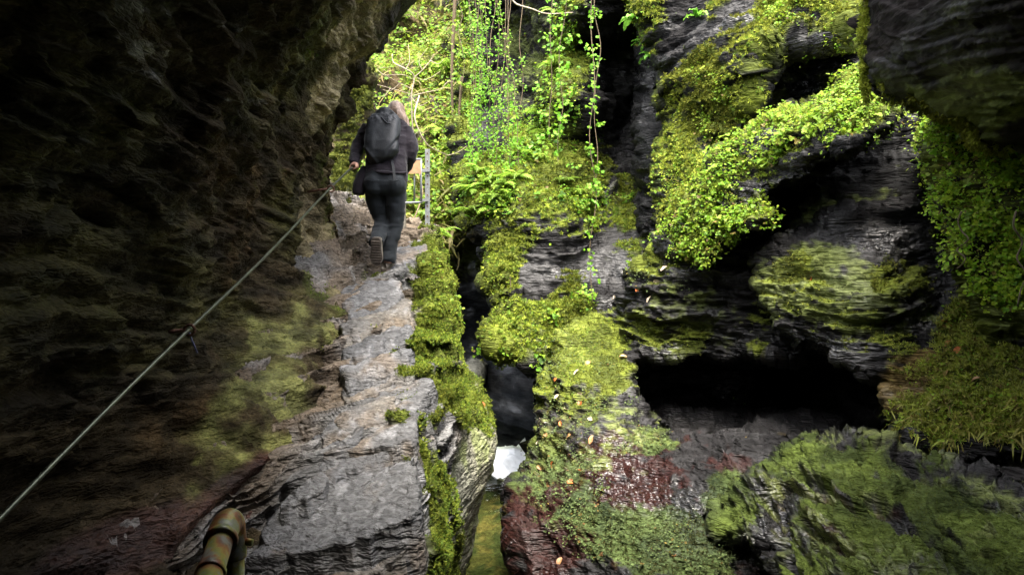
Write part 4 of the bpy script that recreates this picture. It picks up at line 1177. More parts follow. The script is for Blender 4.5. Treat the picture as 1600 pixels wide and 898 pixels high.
for px, py in [(908, 615), (885, 628), (905, 630), (890, 645), (888, 670), (925, 660), (870, 690), (862, 700), (900, 690), (880, 735), (905, 770), (940, 805), (955, 878), (920, 570), (880, 600), (850, 740),
               (975, 560), (870, 770), (905, 590), (930, 700), (915, 745), (860, 660), (1055, 880), (895, 655), (878, 880)]:
    dead(MID, px, py, random.uniform(.05, .085), 'small orange dead leaf lying on the wet slope beside the stream', g1)
g2 = 'fallen leaves on the mossy bulge of the path'
for px, py in [(735, 612), (745, 622), (728, 605), (755, 632), (740, 635), (672, 524), (680, 700), (688, 740), (692, 800), (700, 640), (668, 520)]:
    dead(PATH, px, py, random.uniform(.035, .055), 'small tan dead leaf on the moss at the path edge', g2)
dead(PLATE, 1262, 436, .10, 'single orange-brown leaf on the dark green rock plate', None, 0)
g3 = 'dead leaves caught below the leafy curtain'
for px, py, k in [(1478, 515, 0), (1482, 545, 3), (1480, 588, 1), (1425, 615, 2), (1500, 560, 0), (1530, 605, 4)]:
    dead(PLATE, px, py, random.uniform(.07, .11), 'curled russet leaf caught below the leafy curtain', g3, k)
g4 = 'dead leaves on the upper ledges'
for px, py in [(1045, 425), (1030, 440), (1060, 410), (1040, 400), (1000, 455), (975, 467), (1020, 470)]:
    dead(MID, px, py, random.uniform(.06, .09), 'orange leaf on the layered rock shelf above the undercut', g4)

# ------------------------------------------------------------------ slate slabs standing proud of the path
def slab(poly, lift, th, seed):
    pts = chaikin(poly, 1)
    c = pts.mean(0)
    ctrl = []
    for k in (1.0, .55, .1):
        for p in pts[::2]:
            q = c + (p - c) * k
            d2 = (PATH.px - q[0]) ** 2 + (PATH.py - q[1]) ** 2 + np.where(PATH.P[:, 2] < zpath(PATH.P[:, 1]) - .3, 1e5, 0)
            i = int(np.argmin(d2))
            ctrl.append((q[0], q[1], float(PATH.base[i, 1]) - lift))
    # one flat cleavage plane per slab, flatter than the climb of the path, so its near edge stands up as a step
    cx, cy, cd = ctrl[-1]
    Pc = np.array(at(cx, cy, float(np.mean([q[2] for q in ctrl[-len(pts[::2]):]])) + lift)) + np.array((0, 0, lift))
    far = min(1.0, max(0.0, (760 - cy) / 260))
    nS = unit(np.array((-.24 + .14 * far + .04 * math.sin(seed * 7.1), -.20 - .11 * far + .02 * math.sin(seed * 3.3), 1.0)))
    cm = np.array((0, 0, CAMZ))
    ctrl = []
    for k in (1.15, .6, .1):
        for p in pts[::2]:
            q = c + (p - c) * k
            ray = np.array(((q[0] - 800) / F, 1.0, -(q[1] - 449) / F))
            ctrl.append((q[0], q[1], float(np.clip(nS @ (Pc - cm) / (nS @ ray), Pc[1] - .6, Pc[1] + .6))))
    n = np.array((-0.28, -0.05, 0.96))
    def paint(what, P, N, px, py, moss=None):
        if what == 'moss': return np.zeros(len(P))
        n1 = fbm(P * np.array([2, 2, 5.0]) + seed, 4); n2 = fbm(P * 6.1 + 5 + seed, 4)
        cc = np.repeat((C_SLATE * np.array([(.95, .96, .99), (.76, .77, .80), (1.12, 1.04, .93)][int(seed * 10) % 3]))[None], len(P), 0)
        cc = mixc(cc, C_SLATE_D, sstep(-0.2, 0.6, n1) * .6); cc = mixc(cc, C_MUD * 1.1, sstep(0.1, .7, n2 * .6 + .6 * noise(P * np.array([3, 1.2, 8.0]) + seed)) * .55)
        cc = mixc(cc, (.22, .22, .225), sstep(.35, .8, fbm(P * np.array([16, 5, 16.0]) + seed, 3)) * .5)
        return cc, np.clip(.35 + .5 * n1, 0, 1)
    def disp(P, N, px, py, moss):
        return strata(P, n, .05, .010, seed, .5) + strata(P, n, .02, .006, seed + 3, .5) + .010 * ridged(P * np.array([6, 6, 14.0]) + seed, 3) + .02 * fbm(P * 2 + seed, 3)
    S = relief('slab', poly, ctrl, disp, paint, M_SLATE, step=2.0, curl=(4, th * .12), skirt=th * 1.6, jag=.55, kind=None, parent=PATH.obj, skirt_dir=(.12, .0, -1.0))
    return S
for k, (poly, lift, th) in enumerate([
    ([(405, 830), (440, 785), (540, 745), (640, 705), (657, 735), (655, 790), (640, 812), (560, 848), (470, 868), (415, 855)], .05, .17),
    ([(488, 676), (520, 640), (600, 606), (682, 586), (672, 612), (640, 648), (655, 682), (600, 702), (520, 707), (493, 697)], .06, .17),
    ([(530, 616), (600, 590), (640, 572), (650, 578), (600, 604), (545, 628)], .07, .15),
    ([(535, 578), (590, 556), (640, 540), (648, 548), (600, 566), (545, 590)], .07, .15),
    ([(530, 545), (590, 524), (632, 508), (642, 514), (596, 534), (540, 558)], .07, .15),
    ([(528, 505), (580, 488), (622, 478), (630, 486), (586, 500), (536, 518)], .07, .15),
    ([(530, 452), (580, 440), (622, 434), (630, 444), (596, 462), (538, 472)], .07, .15),
    ([(600, 392), (640, 380), (660, 376), (664, 384), (640, 394), (606, 402)], .07, .15),
    ([(380, 880), (470, 872), (560, 852), (640, 815), (652, 850), (600, 890), (500, 930), (400, 930)], .05, .16),
    ([(500, 735), (560, 712), (640, 690), (645, 706), (580, 728), (510, 750)], .06, .14)]):
    slab(poly, lift, th, 3.1 * k)
# thin broken shards of slate on the treads
for k, (x, y, L) in enumerate([(575, 640, 52), (560, 720, 60), (470, 770, 55), (600, 655, 45), (560, 560, 36), (600, 530, 34), (560, 520, 30), (590, 470, 30), (560, 480, 28), (620, 480, 24),
                                (560, 600, 36), (440, 850, 60), (600, 760, 56), (530, 690, 44), (540, 660, 40)]):
    a_ = math.radians(random.uniform(-34, -20)); w_ = L * random.uniform(.16, .26)
    def rot(u, v): return (x + u * math.cos(a_) - v * math.sin(a_), y + u * math.sin(a_) + v * math.cos(a_))
    j_ = [random.uniform(.7, 1.25) for _ in range(8)]
    slab([rot(-L * j_[0], 0), rot(-L * .5, -w_ * j_[1]), rot(L * .2, -w_ * j_[2]), rot(L * .8, -w_ * .7 * j_[3]), rot(L * j_[4], w_ * .3), rot(L * .5, w_ * j_[5]), rot(-L * .1, w_ * j_[6]), rot(-L * .6, w_ * .8 * j_[7])], random.uniform(.045, .08), .11, 1.7 * k + 50)

# ------------------------------------------------------------------ handrails, gate
M_STEEL = plain_material('weathered_steel', (0.115, 0.125, 0.085), 0.35, 0.7, 30, .35)
M_GALV = plain_material('galvanised_steel', (0.20, 0.21, 0.205), 0.5, 0.4, 60, .25)
M_RUST = plain_material('rusty_iron', (0.10, 0.045, 0.025), 0.8, 0.2, 60, .4)
M_BOARD = plain_material('brown_board', (0.36, 0.20, 0.10), 0.7, 0, 25, .2)
M_GREYWOOD = plain_material('grey_timber', (0.28, 0.25, 0.20), 0.8, 0, 30, .3)

def patina_material():
    m, nt, b = new_mat('lichened_iron')
    N, L = nt.nodes, nt.links
    tc = N.new('ShaderNodeTexCoord')
    def n(sc, det=5):
        k = N.new('ShaderNodeTexNoise'); k.inputs['Scale'].default_value = sc; k.inputs['Detail'].default_value = det
        L.new(tc.outputs['Object'], k.inputs['Vector']); return k
    a, b2, c = n(22), n(35), n(90)
    r = N.new('ShaderNodeValToRGB'); e = r.color_ramp.elements
    e[0].position = .34; e[0].color = (.12, .11, .10, 1); e[1].position = .46; e[1].color = (.36, .12, .04, 1)
    x = e.new(.53); x.color = (.42, .31, .07, 1); x = e.new(.60); x.color = (.26, .28, .06, 1); x = e.new(.70); x.color = (.34, .36, .32, 1)
    L.new(a.outputs['Fac'], r.inputs[0])
    r2 = N.new('ShaderNodeValToRGB'); r2.color_ramp.elements[0].position = .52; r2.color_ramp.elements[1].position = .62
    L.new(b2.outputs['Fac'], r2.inputs[0])
    mx = N.new('ShaderNodeMix'); mx.data_type = 'RGBA'; mx.inputs['B'].default_value = (.32, .30, .23, 1)
    L.new(r2.outputs[0], mx.inputs['Factor']); L.new(r.outputs[0], mx.inputs['A']); L.new(mx.outputs['Result'], b.inputs['Base Color'])
    b.inputs['Roughness'].default_value = .45; b.inputs['Metallic'].default_value = .25
    bp = N.new('ShaderNodeBump'); bp.inputs['Strength'].default_value = .4; bp.inputs['Distance'].default_value = .004
    L.new(c.outputs['Fac'], bp.inputs['Height']); L.new(bp.outputs[0], b.inputs['Normal'])
    return m
M_PATINA = patina_material()

# steel rod along the cave wall
rA = Vector((-1.673, 0.6, 0.171)); rB = Vector((-1.48, 6.5, 2.70))
rail = empty('wall_handrail', rA)
tag(rail, 'long sloping steel handrail rod fixed along the dark cave wall', 'handrail')
dirr = (rB - rA).normalized()
q = [rA + dirr * t - Vector((0, 0, .012 * math.sin(t * 1.9))) for t in np.linspace(0, (rB - rA).length + .25, 40)]
V, Fc = tube(q, .0095, 10); mesh_obj('rod', V - np.array(rA), Fc, M_STEEL, rail)
for px in (-40, 295, 517):
    t = min(np.linspace(0.9, 6.6, 400), key=lambda t: abs(800 + (rA + dirr * t).x / (rA + dirr * t).y * F - px))
    c = rA + dirr * t
    # eye bolt: ring round the rod and a shank into the rock
    ring = [c + Vector((math.cos(a) * .026, 0, math.sin(a) * .026)) for a in np.linspace(0, 6.28, 17)]
    v1 = tube(ring, .007, 6)
    v2 = tube([c + Vector((-.026, 0, 0)), c + Vector((-.20, .02, -.02))], .010, 8)
    V, Fc = join([v1, v2]); mesh_obj('eye_bolt', V - np.array(rA), Fc, M_RUST, rail)
    if px == 295:
        V, Fc = tube([c + Vector((.0, 0, -.012)), c + Vector((.012, 0, -.05)), c + Vector((.035, .01, -.115))], .0045, 6)
        mesh_obj('tie', V - np.array(rA), Fc, plain_material('blue_tie', (0.10, 0.11, 0.22), .5), rail)

# pipe handrail ending beside the photographer
hp = at(352, 822, 1.30)
post = empty('pipe_handrail', hp)
tag(post, 'rusty lichen-covered pipe handrail end with elbow joint beside the steps', 'handrail')
O = np.array(hp)
near = at(300, 985, 1.02)
down = hp + Vector((.0, .056, -1.4))
ax = (hp - near).normalized()
V, Fc = tube([near - ax * .5, near, hp - ax * .02], .0215, 20); mesh_obj('rail_pipe', V - O, Fc, M_PATINA, post)
el = spline([hp - ax * .05, hp - ax * .01, hp + ax * .014 + Vector((.002, .006, -.002)), hp + Vector((-.004, .034, -.012)), hp + Vector((-.006, .046, -.045)), hp + Vector((-.006, .048, -.075))], 22)
V, Fc = tube(el, .0265, 20); mesh_obj('elbow_joint', V - O, Fc, M_PATINA, post)
V, Fc = tube([hp - ax * .056, hp - ax * .042], .0292, 20); mesh_obj('collar', V - O, Fc, M_PATINA, post)
V, Fc = tube([hp - ax * .155, hp - ax * .142], .0245, 20); mesh_obj('collar', V - O, Fc, M_PATINA, post)
V, Fc = tube([hp + Vector((-.006, .048, -.065)), hp + Vector((-.004, .052, -.4)), down], .0215, 20); mesh_obj('upright_pipe', V - O, Fc, M_PATINA, post)
V, Fc = tube([hp + Vector((.016, .05, -.045)), hp + Vector((.032, .048, -.047))], .007, 6); mesh_obj('grub_screw', V - O, Fc, M_PATINA, post)

def bar(a, b, w, t, up=(0, 0, 1)):
    """flat bar from a to b, w across x, t across y"""
    a, b = np.array(a), np.array(b)
    d = unit(b - a); x = unit(np.cross(d, [0, 1.0, 0.0])) if abs(d[1]) < .9 else np.array([1.0, 0, 0]); y = np.cross(d, x)
    V = [p + sx * x * w / 2 + sy * y * t / 2 for p in (a, b) for sx, sy in ((-1, -1), (1, -1), (1, 1), (-1, 1))]
    Fc = [(0, 1, 2), (0, 2, 3), (4, 6, 5), (4, 7, 6)] + [t_ for k in range(4) for t_ in ((k, k + 4, (k + 1) % 4), ((k + 1) % 4, k + 4, (k + 1) % 4 + 4))]
    return np.array(V), np.array(Fc)

GD = 8.15
g0 = at(668, 362, GD)
gp = empty('gate_post', g0); tag(gp, 'perforated steel angle post at the hinge side of the gate', 'post')
V, Fc = bar(at(668, 368, GD), at(668, 233, GD), .055, .02); mesh_obj('upright', V - np.array(g0), Fc, M_GALV, gp, smooth=False)
for py in (240, 252, 263, 275, 288, 305, 322, 338, 350):
    c = at(668, py, GD - .011)
    V, Fc = tube([c, c - Vector((0, .004, 0))], .009, 8); mesh_obj('bolt', V - np.array(g0), Fc, M_RUST, gp, smooth=False)
V, Fc = bar(at(660, 267, GD - .02), at(672, 266, GD - .02), .035, .03); mesh_obj('hinge', V - np.array(g0), Fc, M_GALV, gp, smooth=False)
V, Fc = bar(at(660, 313, GD - .02), at(669, 313, GD - .02), .03, .03); mesh_obj('hinge', V - np.array(g0), Fc, M_GALV, gp, smooth=False)
GG = at(640, 320, GD)
gt = empty('metal_gate', GG); tag(gt, 'small galvanised bar gate standing at the top of the path', 'gate')
def gbar(name, a, b, r): 
    V, Fc = tube([at(*a), at(*b)], r, 8); mesh_obj(name, V - np.array(GG), Fc, M_GALV, gt)
gbar('top_rail', (612, 250, GD), (659, 249, GD), .014)
gbar('bottom_rail', (612, 318, GD), (660, 316, GD), .014)
for x in (612, 623, 634, 647.5, 658): gbar('bar', (x, 250, GD), (x, 317, GD), .010 if x != 658 else .013)
sb = at(641, 262, GD - .03)
V, Fc = bar(at(612, 261.5, GD - .03), at(657.5, 261, GD - .03), .15, .018); mesh_obj('board', V - np.array(GG), Fc, M_BOARD, gt, smooth=False)
w0 = at(629, 362, GD + .15)
V, Fc = bar(at(629, 366, GD + .15), at(629, 312, GD + .15), .07, .07)
wpost = mesh_obj('timber_post', V - np.array(w0), Fc, M_GREYWOOD, smooth=False); wpost.location = w0
tag(wpost, 'squat grey timber post behind the gate', 'post')

# ------------------------------------------------------------------ foam, stone in the stream
M_FOAM = plain_material('white_foam', (0.86, 0.88, 0.88), 0.6, 0, 30, .06, .5)
def foam_paint(what, P, N, px, py, moss=None):
    if what == 'moss': return np.zeros(len(P))
    return np.full((len(P), 3), .85), np.zeros(len(P))
FOAM = relief('waterfall', [(756, 730), (762, 712), (776, 699), (800, 695), (820, 700), (828, 716), (818, 736), (802, 750), (780, 751), (764, 742)],
    [(768, 712, 9.75), (800, 700, 9.9), (816, 708, 9.75), (790, 720, 9.5), (766, 730, 9.35), (785, 743, 9.15), (810, 735, 9.3)],
    lambda P, N, px, py, moss: .03 * fbm(P * 5, 3) + .012 * noise(P * 20), foam_paint, M_FOAM, step=2, curl=(8, .08), skirt=.3, kind=None,
    label='small white waterfall foaming into the green pool', cat='waterfall')
STONE = relief('stream_stone', [(716, 600), (715, 575), (722, 563), (740, 560), (756, 566), (760, 585), (758, 602)],
    [(718, 595, 11.0), (738, 565, 11.1), (756, 595, 10.9), (738, 590, 10.7)], lambda P, N, px, py, moss: .04 * fbm(P * 2, 3),
    right_painter([], base=(0.11, 0.11, 0.095), wetk=-.2), M_HILL, step=2, curl=(16, .35), skirt=.8, jag=.3, kind=None,
    label='smooth grey rounded boulder wedged deep in the slot', cat='boulder')

# ------------------------------------------------------------------ the walker
def ell(c, rx, ry, rz, n=14, m=10):
    V, Fc = [], []
    for i in range(m + 1):
        a = math.pi * i / m
        for k in range(n):
            b = 6.28318 * k / n
            V.append((c[0] + rx * math.sin(a) * math.cos(b), c[1] + ry * math.sin(a) * math.sin(b), c[2] + rz * math.cos(a)))
    for i in range(m):
        for k in range(n):
            a, b = i * n + k, i * n + (k + 1) % n
            Fc += [(a, a + n, b + n), (a, b + n, b)]
    return np.array(V), np.array(Fc)

def loft(rings, n=20, p=2.0):
    """rings: (centre, half width x, half depth y); superellipse of power p"""
    V, Fc = [], []
    for c, rx, ry in rings:
        for k in range(n):
            a = 6.28318 * k / n
            ca, sa = math.cos(a), math.sin(a)
            V.append((c[0] + rx * math.copysign(abs(ca) ** (2 / p), ca), c[1] + ry * math.copysign(abs(sa) ** (2 / p), sa), c[2]))
    m = len(rings)
    for i in range(m - 1):
        for k in range(n):
            a, b = i * n + k, i * n + (k + 1) % n
            Fc += [(a, a + n, b + n), (a, b + n, b)]
    for base, c in ((0, rings[0][0]), ((m - 1) * n, rings[-1][0])):
        V.append(tuple(c)); ci = len(V) - 1
        for k in range(n): Fc.append((ci, base + k, base + (k + 1) % n) if base == 0 else (ci, base + (k + 1) % n, base + k))
    return np.array(V), np.array(Fc)

def fuse(name, shapes, voxel, smooth, mat, parent, origin, fold=None):
    V, Fc = join(shapes)
    o = mesh_obj(name, V - np.array(origin), Fc, mat)
    r = o.modifiers.new('r', 'REMESH'); r.mode = 'VOXEL'; r.voxel_size = voxel; r.use_smooth_shade = True
    sm = o.modifiers.new('s', 'SMOOTH'); sm.factor = .5; sm.iterations = smooth
    dg = bpy.context.evaluated_depsgraph_get()
    me = bpy.data.meshes.new_from_object(o.evaluated_get(dg))
    me.name = name
    old = o.data
    o.modifiers.clear(); o.data = me
    bpy.data.meshes.remove(old)
    n = len(me.vertices)
    if fold is not None and n:
        co = np.empty(n * 3, np.float32); me.vertices.foreach_get('co', co); co = co.reshape(-1, 3).astype(float)
        nr = np.empty(n * 3, np.float32); me.vertices.foreach_get('normal', nr); nr = nr.reshape(-1, 3)
        co = co + nr * fold(co)[:, None]
        me.vertices.foreach_set('co', co.astype(np.float32).ravel())
    if not me.materials: me.materials.append(mat)
    me.polygons.foreach_set('use_smooth', np.ones(len(me.polygons), bool))
    me.update()
    if parent: o.parent = parent
    else: o.location = origin
    return o

def cloth(name, col, rough=.85, sheen=.3, spec=.2, scale=120):
    m = plain_material(name, col, rough, 0, scale, .2, .2, spec)
    m.node_tree.nodes['Principled BSDF'].inputs['Sheen Weight'].default_value = sheen
    m.node_tree.nodes['Principled BSDF'].inputs['Sheen Roughness'].default_value = .5
    return m
M_SKIN = plain_material('skin', (0.50, 0.27, 0.19), .55, 0, 60, .1)
M_JACKET = cloth('black_fleece', (0.014, 0.011, 0.015), .9, .12)
M_TROUSER = cloth('dark_trousers', (0.012, 0.015, 0.018), .8, .05)
M_PACK = cloth('charcoal_nylon', (0.020, 0.022, 0.025), .55, 0, .35)
M_HAIR = plain_material('grey_blond_hair', (0.24, 0.17, 0.125), .5, 0, 140, .3, .4)
M_SHOE = plain_material('tan_walking_shoe', (0.17, 0.15, 0.12), .7, 0, 50, .3)
M_SOLE = plain_material('muddy_sole', (0.075, 0.06, 0.048), .85, 0, 50, .3)

pf, _n = surf(PATH, 607, 423)
PD = 6.7
def W(px, py, dd=0.0): return at(px, py, PD + dd)
def limb(pts, rad, n=16, sides=14):
    q = spline([W(*p) for p in pts], n)
    r = np.interp(np.linspace(0, 1, n), np.linspace(0, 1, len(rad)), rad)
    return tube(q, r, sides)
pxm = PD / F
LA = [(577, 200, .20), (563, 222, .16), (556, 240, .06), (554, 251, -.06), (553, 258, -.13)]
RA = [(633, 203, .20), (641, 222, .16), (642, 240, .14), (636, 258, .26), (624, 268, .36)]
LL = [(584, 290, .02), (588, 318, .08), (597, 342, .13), (594, 358, .02), (589, 374, -.13), (588, 381, -.17)]
RL = [(617, 290, .03), (619, 318, .05), (618, 345, .07), (613, 370, .06), (607, 395, .04), (605, 411, .03)]
feet = W(605, 424, .03)
sc = .80
rail_hand = rA + dirr * ((W(551, 261, -.15) - rA).dot(dirr))
hd = rail_hand
fing = []
for k, (L_, o_) in enumerate([(.9, -.030), (1.0, -.010), (.95, .010), (.8, .028)]):
    b_ = hd + dirr * o_
    fing.append(tube(spline([b_ + Vector((.030, 0, .024)), b_ + Vector((.004, 0, .030)), b_ + Vector((-.022, 0, .018)), b_ + Vector((-.024, 0, -.008)), b_ + Vector((-.010, 0, -.022)) * L_], 10), np.linspace(.0095, .0075, 10), 8))
fing.append(tube(spline([hd + Vector((.034, -.03, .012)), hd + Vector((.030, -.035, -.012)), hd + Vector((.014, -.03, -.024)), hd + Vector((-.002, -.026, -.024))], 8), np.linspace(.011, .009, 8), 8))
palm = loft([(hd + Vector((.036, 0, -.012)), .012, .036), (hd + Vector((.036, 0, .008)), .016, .042), (hd + Vector((.026, 0, .030)), .020, .038)], 14)
wrist = tube([W(553, 258, -.13), hd + Vector((.034, -.005, .018))], [.030, .026], 10)
hr = W(622, 270, .40)
rfing = [tube(spline([hr + Vector((-.01 - .018 * k + .03, .03, 0)), hr + Vector((-.018 * k + .015, .08, -.01)), hr + Vector((-.018 * k + .01, .10, -.04))], 8), np.linspace(.009, .0075, 8), 8) for k in range(4)]
rfing.append(tube(spline([hr + Vector((-.03, .0, .01)), hr + Vector((-.055, .03, .0)), hr + Vector((-.06, .06, -.01))], 8), np.linspace(.011, .009, 8), 8))
head = W(619, 178, .33)
body = fuse('person', [
    loft([(W(601, 296, .02), 30 * pxm, .11), (W(602, 268, .05), 26 * pxm, .10), (W(604, 240, .10), 27 * pxm, .10), (W(606, 210, .18), 30 * pxm, .10), (W(608, 196, .22), 27 * pxm, .085), (W(612, 189, .26), 10 * pxm, .06)]),
    limb([(612, 196, .25), (616, 186, .30), (618, 180, .33)], [.058, .052, .055]),
    ell(head, .076, .096, .108), ell(head + Vector((0, .098, -.01)), .012, .016, .02), ell(head + Vector((.078, 0, -.01)), .009, .018, .028), ell(head + Vector((-.078, 0, -.01)), .009, .018, .028),
    limb(LA, [.05, .045, .040, .036, .030]), limb(RA, [.05, .045, .040, .036, .030]),
    limb(LL, [.095, .08, .065, .06, .045, .04]), limb(RL, [.095, .08, .065, .055, .045, .045]),
    palm, wrist, ell(hr, .038, .05, .018)] + fing + rfing, .0075, 3, M_SKIN, None, feet)
tag(body, 'walker in black fleece and dark trousers climbing the path, one hand on the handrail', 'person')
def fold_j(co):
    return .010 * fbm(co * np.array([7, 7, 11.0]), 3) + .008 * ridged(co * np.array([6, 6, 16.0]) + 3, 2) - .004
jk = fuse('jacket', [
    loft([(W(606, 290, .03), 27 * pxm, .125), (W(605, 283, .03), 34 * pxm, .145), (W(604, 266, .05), 34 * pxm, .140), (W(604, 245, .09), 32 * pxm, .130), (W(605, 225, .13), 34 * pxm, .130), (W(606, 207, .18), 35 * pxm, .125), (W(607, 197, .22), 32 * pxm, .105), (W(610, 190, .25), 18 * pxm, .075), (W(613, 185, .27), 12 * pxm, .065)]),
    limb(LA, [.078, .066, .060, .052, .044]), limb([(633, 203, .20), (641, 222, .16), (642, 240, .14), (636, 258, .26), (628, 266, .34)], [.078, .070, .066, .058, .050]),
    limb([(594, 193, .14), (604, 190, .13), (618, 190, .16), (632, 197, .2), (636, 205, .24)], [.03, .045, .048, .042, .025])], .011, 6, M_JACKET, body, feet, fold_j)
jk.parent = body
def fold_t(co):
    k = sstep(.75, .1, co[:, 2])
    return (.006 + .010 * k) * ridged(co * np.array([5, 5, 15.0]) + 8, 2) + .006 * fbm(co * 9, 2) - .004
tr_ = fuse('trousers', [
    loft([(W(603, 266, .05), 32 * pxm, .125), (W(602, 278, .03), 35 * pxm, .140), (W(601, 292, .02), 35.5 * pxm, .145), (W(601, 300, .03), 33 * pxm, .125), (W(601, 306, .04), 24 * pxm, .09)]),
    ell(W(584, 290, -.03), .105, .11, .11), ell(W(618, 290, -.02), .105, .11, .11),
    limb(LL, [.108, .094, .080, .076, .070, .074]), limb(RL, [.108, .095, .080, .074, .069, .074])], .011, 5, M_TROUSER, body, feet, fold_t)
# pockets, drawn as raised welts
for px in (583, 616):
    V, Fc = tube(spline([W(px - 9, 281, -.135), W(px, 283, -.15), W(px + 9, 281, -.135)], 8), .005, 6)
    mesh_obj('pocket_welt', V - np.array(feet), Fc, M_TROUSER, body)
def fold_h(co):
    return .006 * noise(co * np.array([60, 60, 7.0])) + .005 * fbm(co * np.array([25, 25, 5.0]), 2)
fuse('hair', [ell(head + Vector((0, -.015, .012)), .092, .108, .112), limb([(612, 168, .28), (626, 180, .28), (634, 195, .27), (638, 207, .26)], [.05, .055, .042, .012]),
              limb([(620, 172, .25), (628, 186, .24), (631, 199, .24)], [.05, .052, .03]), limb([(606, 175, .30), (604, 186, .28), (603, 192, .26)], [.04, .045, .03])], .008, 4, M_HAIR, body, feet, fold_h)
def shoe(name, toe, heel, up, w):
    a = (toe - heel).normalized(); s_ = a.cross(up).normalized()
    def ring(t, hw, h):
        c = heel.lerp(toe, t)
        return [c + s_ * hw * math.cos(x) + up * (h * .5 + h * .5 * math.sin(x) if math.sin(x) > -.5 else 0) for x in np.linspace(0, 6.28318, 16, endpoint=False)]
    rs = [ring(-.02, w * .55, .06), ring(.05, w * .8, .085), ring(.2, w * .85, .10), ring(.38, w * .85, .095), ring(.6, w, .07), ring(.8, w * 1.02, .055), ring(.95, w * .75, .042), ring(1.02, w * .3, .03)]
    V = [p for r in rs for p in r]; n = 16; Fc = []
    for i in range(len(rs) - 1):
        for k in range(n):
            x, y = i * n + k, i * n + (k + 1) % n
            Fc += [(x, y, y + n), (x, y + n, x + n)]
    for base in (0, (len(rs) - 1) * n):
        for k in range(1, n - 1): Fc.append((base, base + k, base + k + 1))
    o = mesh_obj(name, np.array([tuple(v) for v in V]) - np.array(feet), np.array(Fc), M_SHOE, body)
    so_ = [heel.lerp(toe, t) for t in np.linspace(-.03, 1.03, 12)]
    hw = [w * .6, w * .85, w * .9, w * .86, w * .84, w * .9, w * 1.0, w * 1.06, w * 1.05, w * .95, w * .7, w * .3]
    V = []; 
    for c, h in zip(so_, hw):
        for sx, sz in ((-1, -.022), (1, -.022), (1, .006), (-1, .006)): V.append(c + s_ * h * sx + up * sz)
    Fc = []
    for i in range(11):
        for k in range(4):
            x, y = i * 4 + k, i * 4 + (k + 1) % 4
            Fc += [(x, x + 4, y + 4), (x, y + 4, y)]
    Fc += [(0, 1, 2), (0, 2, 3), (44, 46, 45), (44, 47, 46)]
    mesh_obj('sole', np.array([tuple(v) for v in V]) - np.array(feet), np.array(Fc), M_SOLE, o, smooth=False)
    for i in range(1, 10):
        c = so_[i].lerp(so_[i + 1], .5)
        V, Fc = tube([c - s_ * hw[i] * .85 - up * .024, c + s_ * hw[i] * .85 - up * .024], .008, 5)
        mesh_obj('lug', V - np.array(feet), Fc, M_SOLE, o, smooth=False)
    return o
fz = W(600, 421, .0)
shoe('shoe', fz + Vector((.075, .25, .03)), fz, Vector((-.0, -.1, 1)).normalized(), .05)
lh = W(588, 372, -.24)
shoe('shoe', lh + Vector((-.008, .07, -.24)), lh, Vector((0.05, .95, .28)).normalized(), .052)
# jacket hanging at the hip
def fold_r(co): return .012 * ridged(co * np.array([12, 12, 5.0]) + 4, 2)
fuse('tied_jacket', [limb([(572, 262, .05), (566, 275, .02), (562, 290, 0), (561, 304, .0)], [.03, .05, .058, .05]), limb([(575, 264, .02), (590, 268, -.09), (612, 270, -.1), (634, 270, -.02)], [.014, .012, .012, .014])], .009, 4, M_JACKET, body, feet, fold_r)

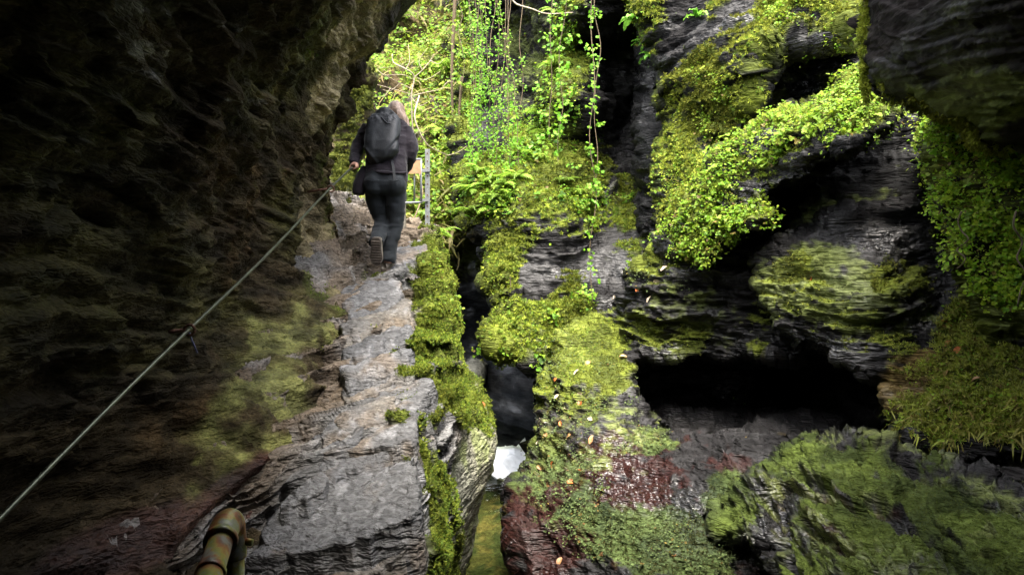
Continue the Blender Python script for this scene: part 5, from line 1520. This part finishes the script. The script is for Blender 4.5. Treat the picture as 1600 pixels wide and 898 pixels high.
# backpack
bo = W(598, 215, -.05)
def fold_b(co):
    x, z = co[:, 0], co[:, 2]
    d1 = np.abs((x - .10) * .80 + (z + .10) * -.55)           # long diagonal crease
    crease = -.016 * np.exp(-(d1 / .016) ** 2) * sstep(-.24, -.1, z) * sstep(.16, .06, z)
    d2 = np.abs((x + .08) * .75 + (z + .20) * .6)
    crease2 = .012 * np.exp(-(d2 / .014) ** 2) * (z < -.05)
    gather = .014 * ridged(co * np.array([22, 22, 4.0]) + 2, 2) * sstep(.10, .2, z)
    return crease + crease2 + gather + .007 * fbm(co * 7, 3)
pk = fuse('backpack', [
    loft([(W(601, 176, .10), 11 * pxm, .04), (W(600, 182, .07), 19 * pxm, .06), (W(599, 190, .03), 24 * pxm, .075), (W(598, 204, -.01), 25.5 * pxm, .085), (W(597, 222, -.045), 26.5 * pxm, .095),
          (W(597, 236, -.06), 26 * pxm, .095), (W(594, 247, -.055), 21 * pxm, .08), (W(588, 254, -.04), 12 * pxm, .05), (W(585, 257, -.03), 4 * pxm, .02)], 28, 3.2),
    limb([(590, 178, .07), (602, 173, .07), (616, 182, .08), (622, 192, .05)], [.022, .03, .026, .018]), limb([(622, 192, .03), (621, 210, -.03), (612, 232, -.10), (600, 248, -.11)], [.020, .024, .020, .012])],
    .009, 4, M_PACK, None, bo, fold_b)
tag(pk, 'charcoal nylon roll-top backpack on the walker\'s back', 'backpack')
BO = np.array(bo)
for pts in ([(612, 250, -.06), (615, 264, -.10), (617, 283, -.13)],):
    q = spline([W(*p) for p in pts], 10)
    V = np.concatenate([q + [-.012, 0, 0], q + [.012, 0, 0], q + [.012, .004, 0], q + [-.012, .004, 0]]).reshape(4, 10, 3).transpose(1, 0, 2).reshape(-1, 3)
    Fc = [t_ for i in range(9) for k in range(4) for t_ in ((i * 4 + k, i * 4 + 4 + k, i * 4 + 4 + (k + 1) % 4), (i * 4 + k, i * 4 + 4 + (k + 1) % 4, i * 4 + (k + 1) % 4))]
    mesh_obj('hanging_strap', V - BO, np.array(Fc), M_PACK, pk, smooth=False)
for pts in ([(588, 185, .12), (584, 188, .24), (584, 200, .34), (588, 225, .27)], [(616, 187, .12), (628, 192, .26), (630, 205, .36), (622, 230, .28)]):
    V, Fc = tube(spline([W(*p) for p in pts], 14), .02, 8); mesh_obj('shoulder_strap', V - BO, Fc, M_PACK, pk)
V, Fc = tube(spline([W(596, 183, -.02), W(606, 193, -.07), W(616, 190, -.03)], 10), .006, 6); mesh_obj('drawcord', V - BO, Fc, M_PACK, pk)
# set the walker's feet on the stone
_dz = 0.0
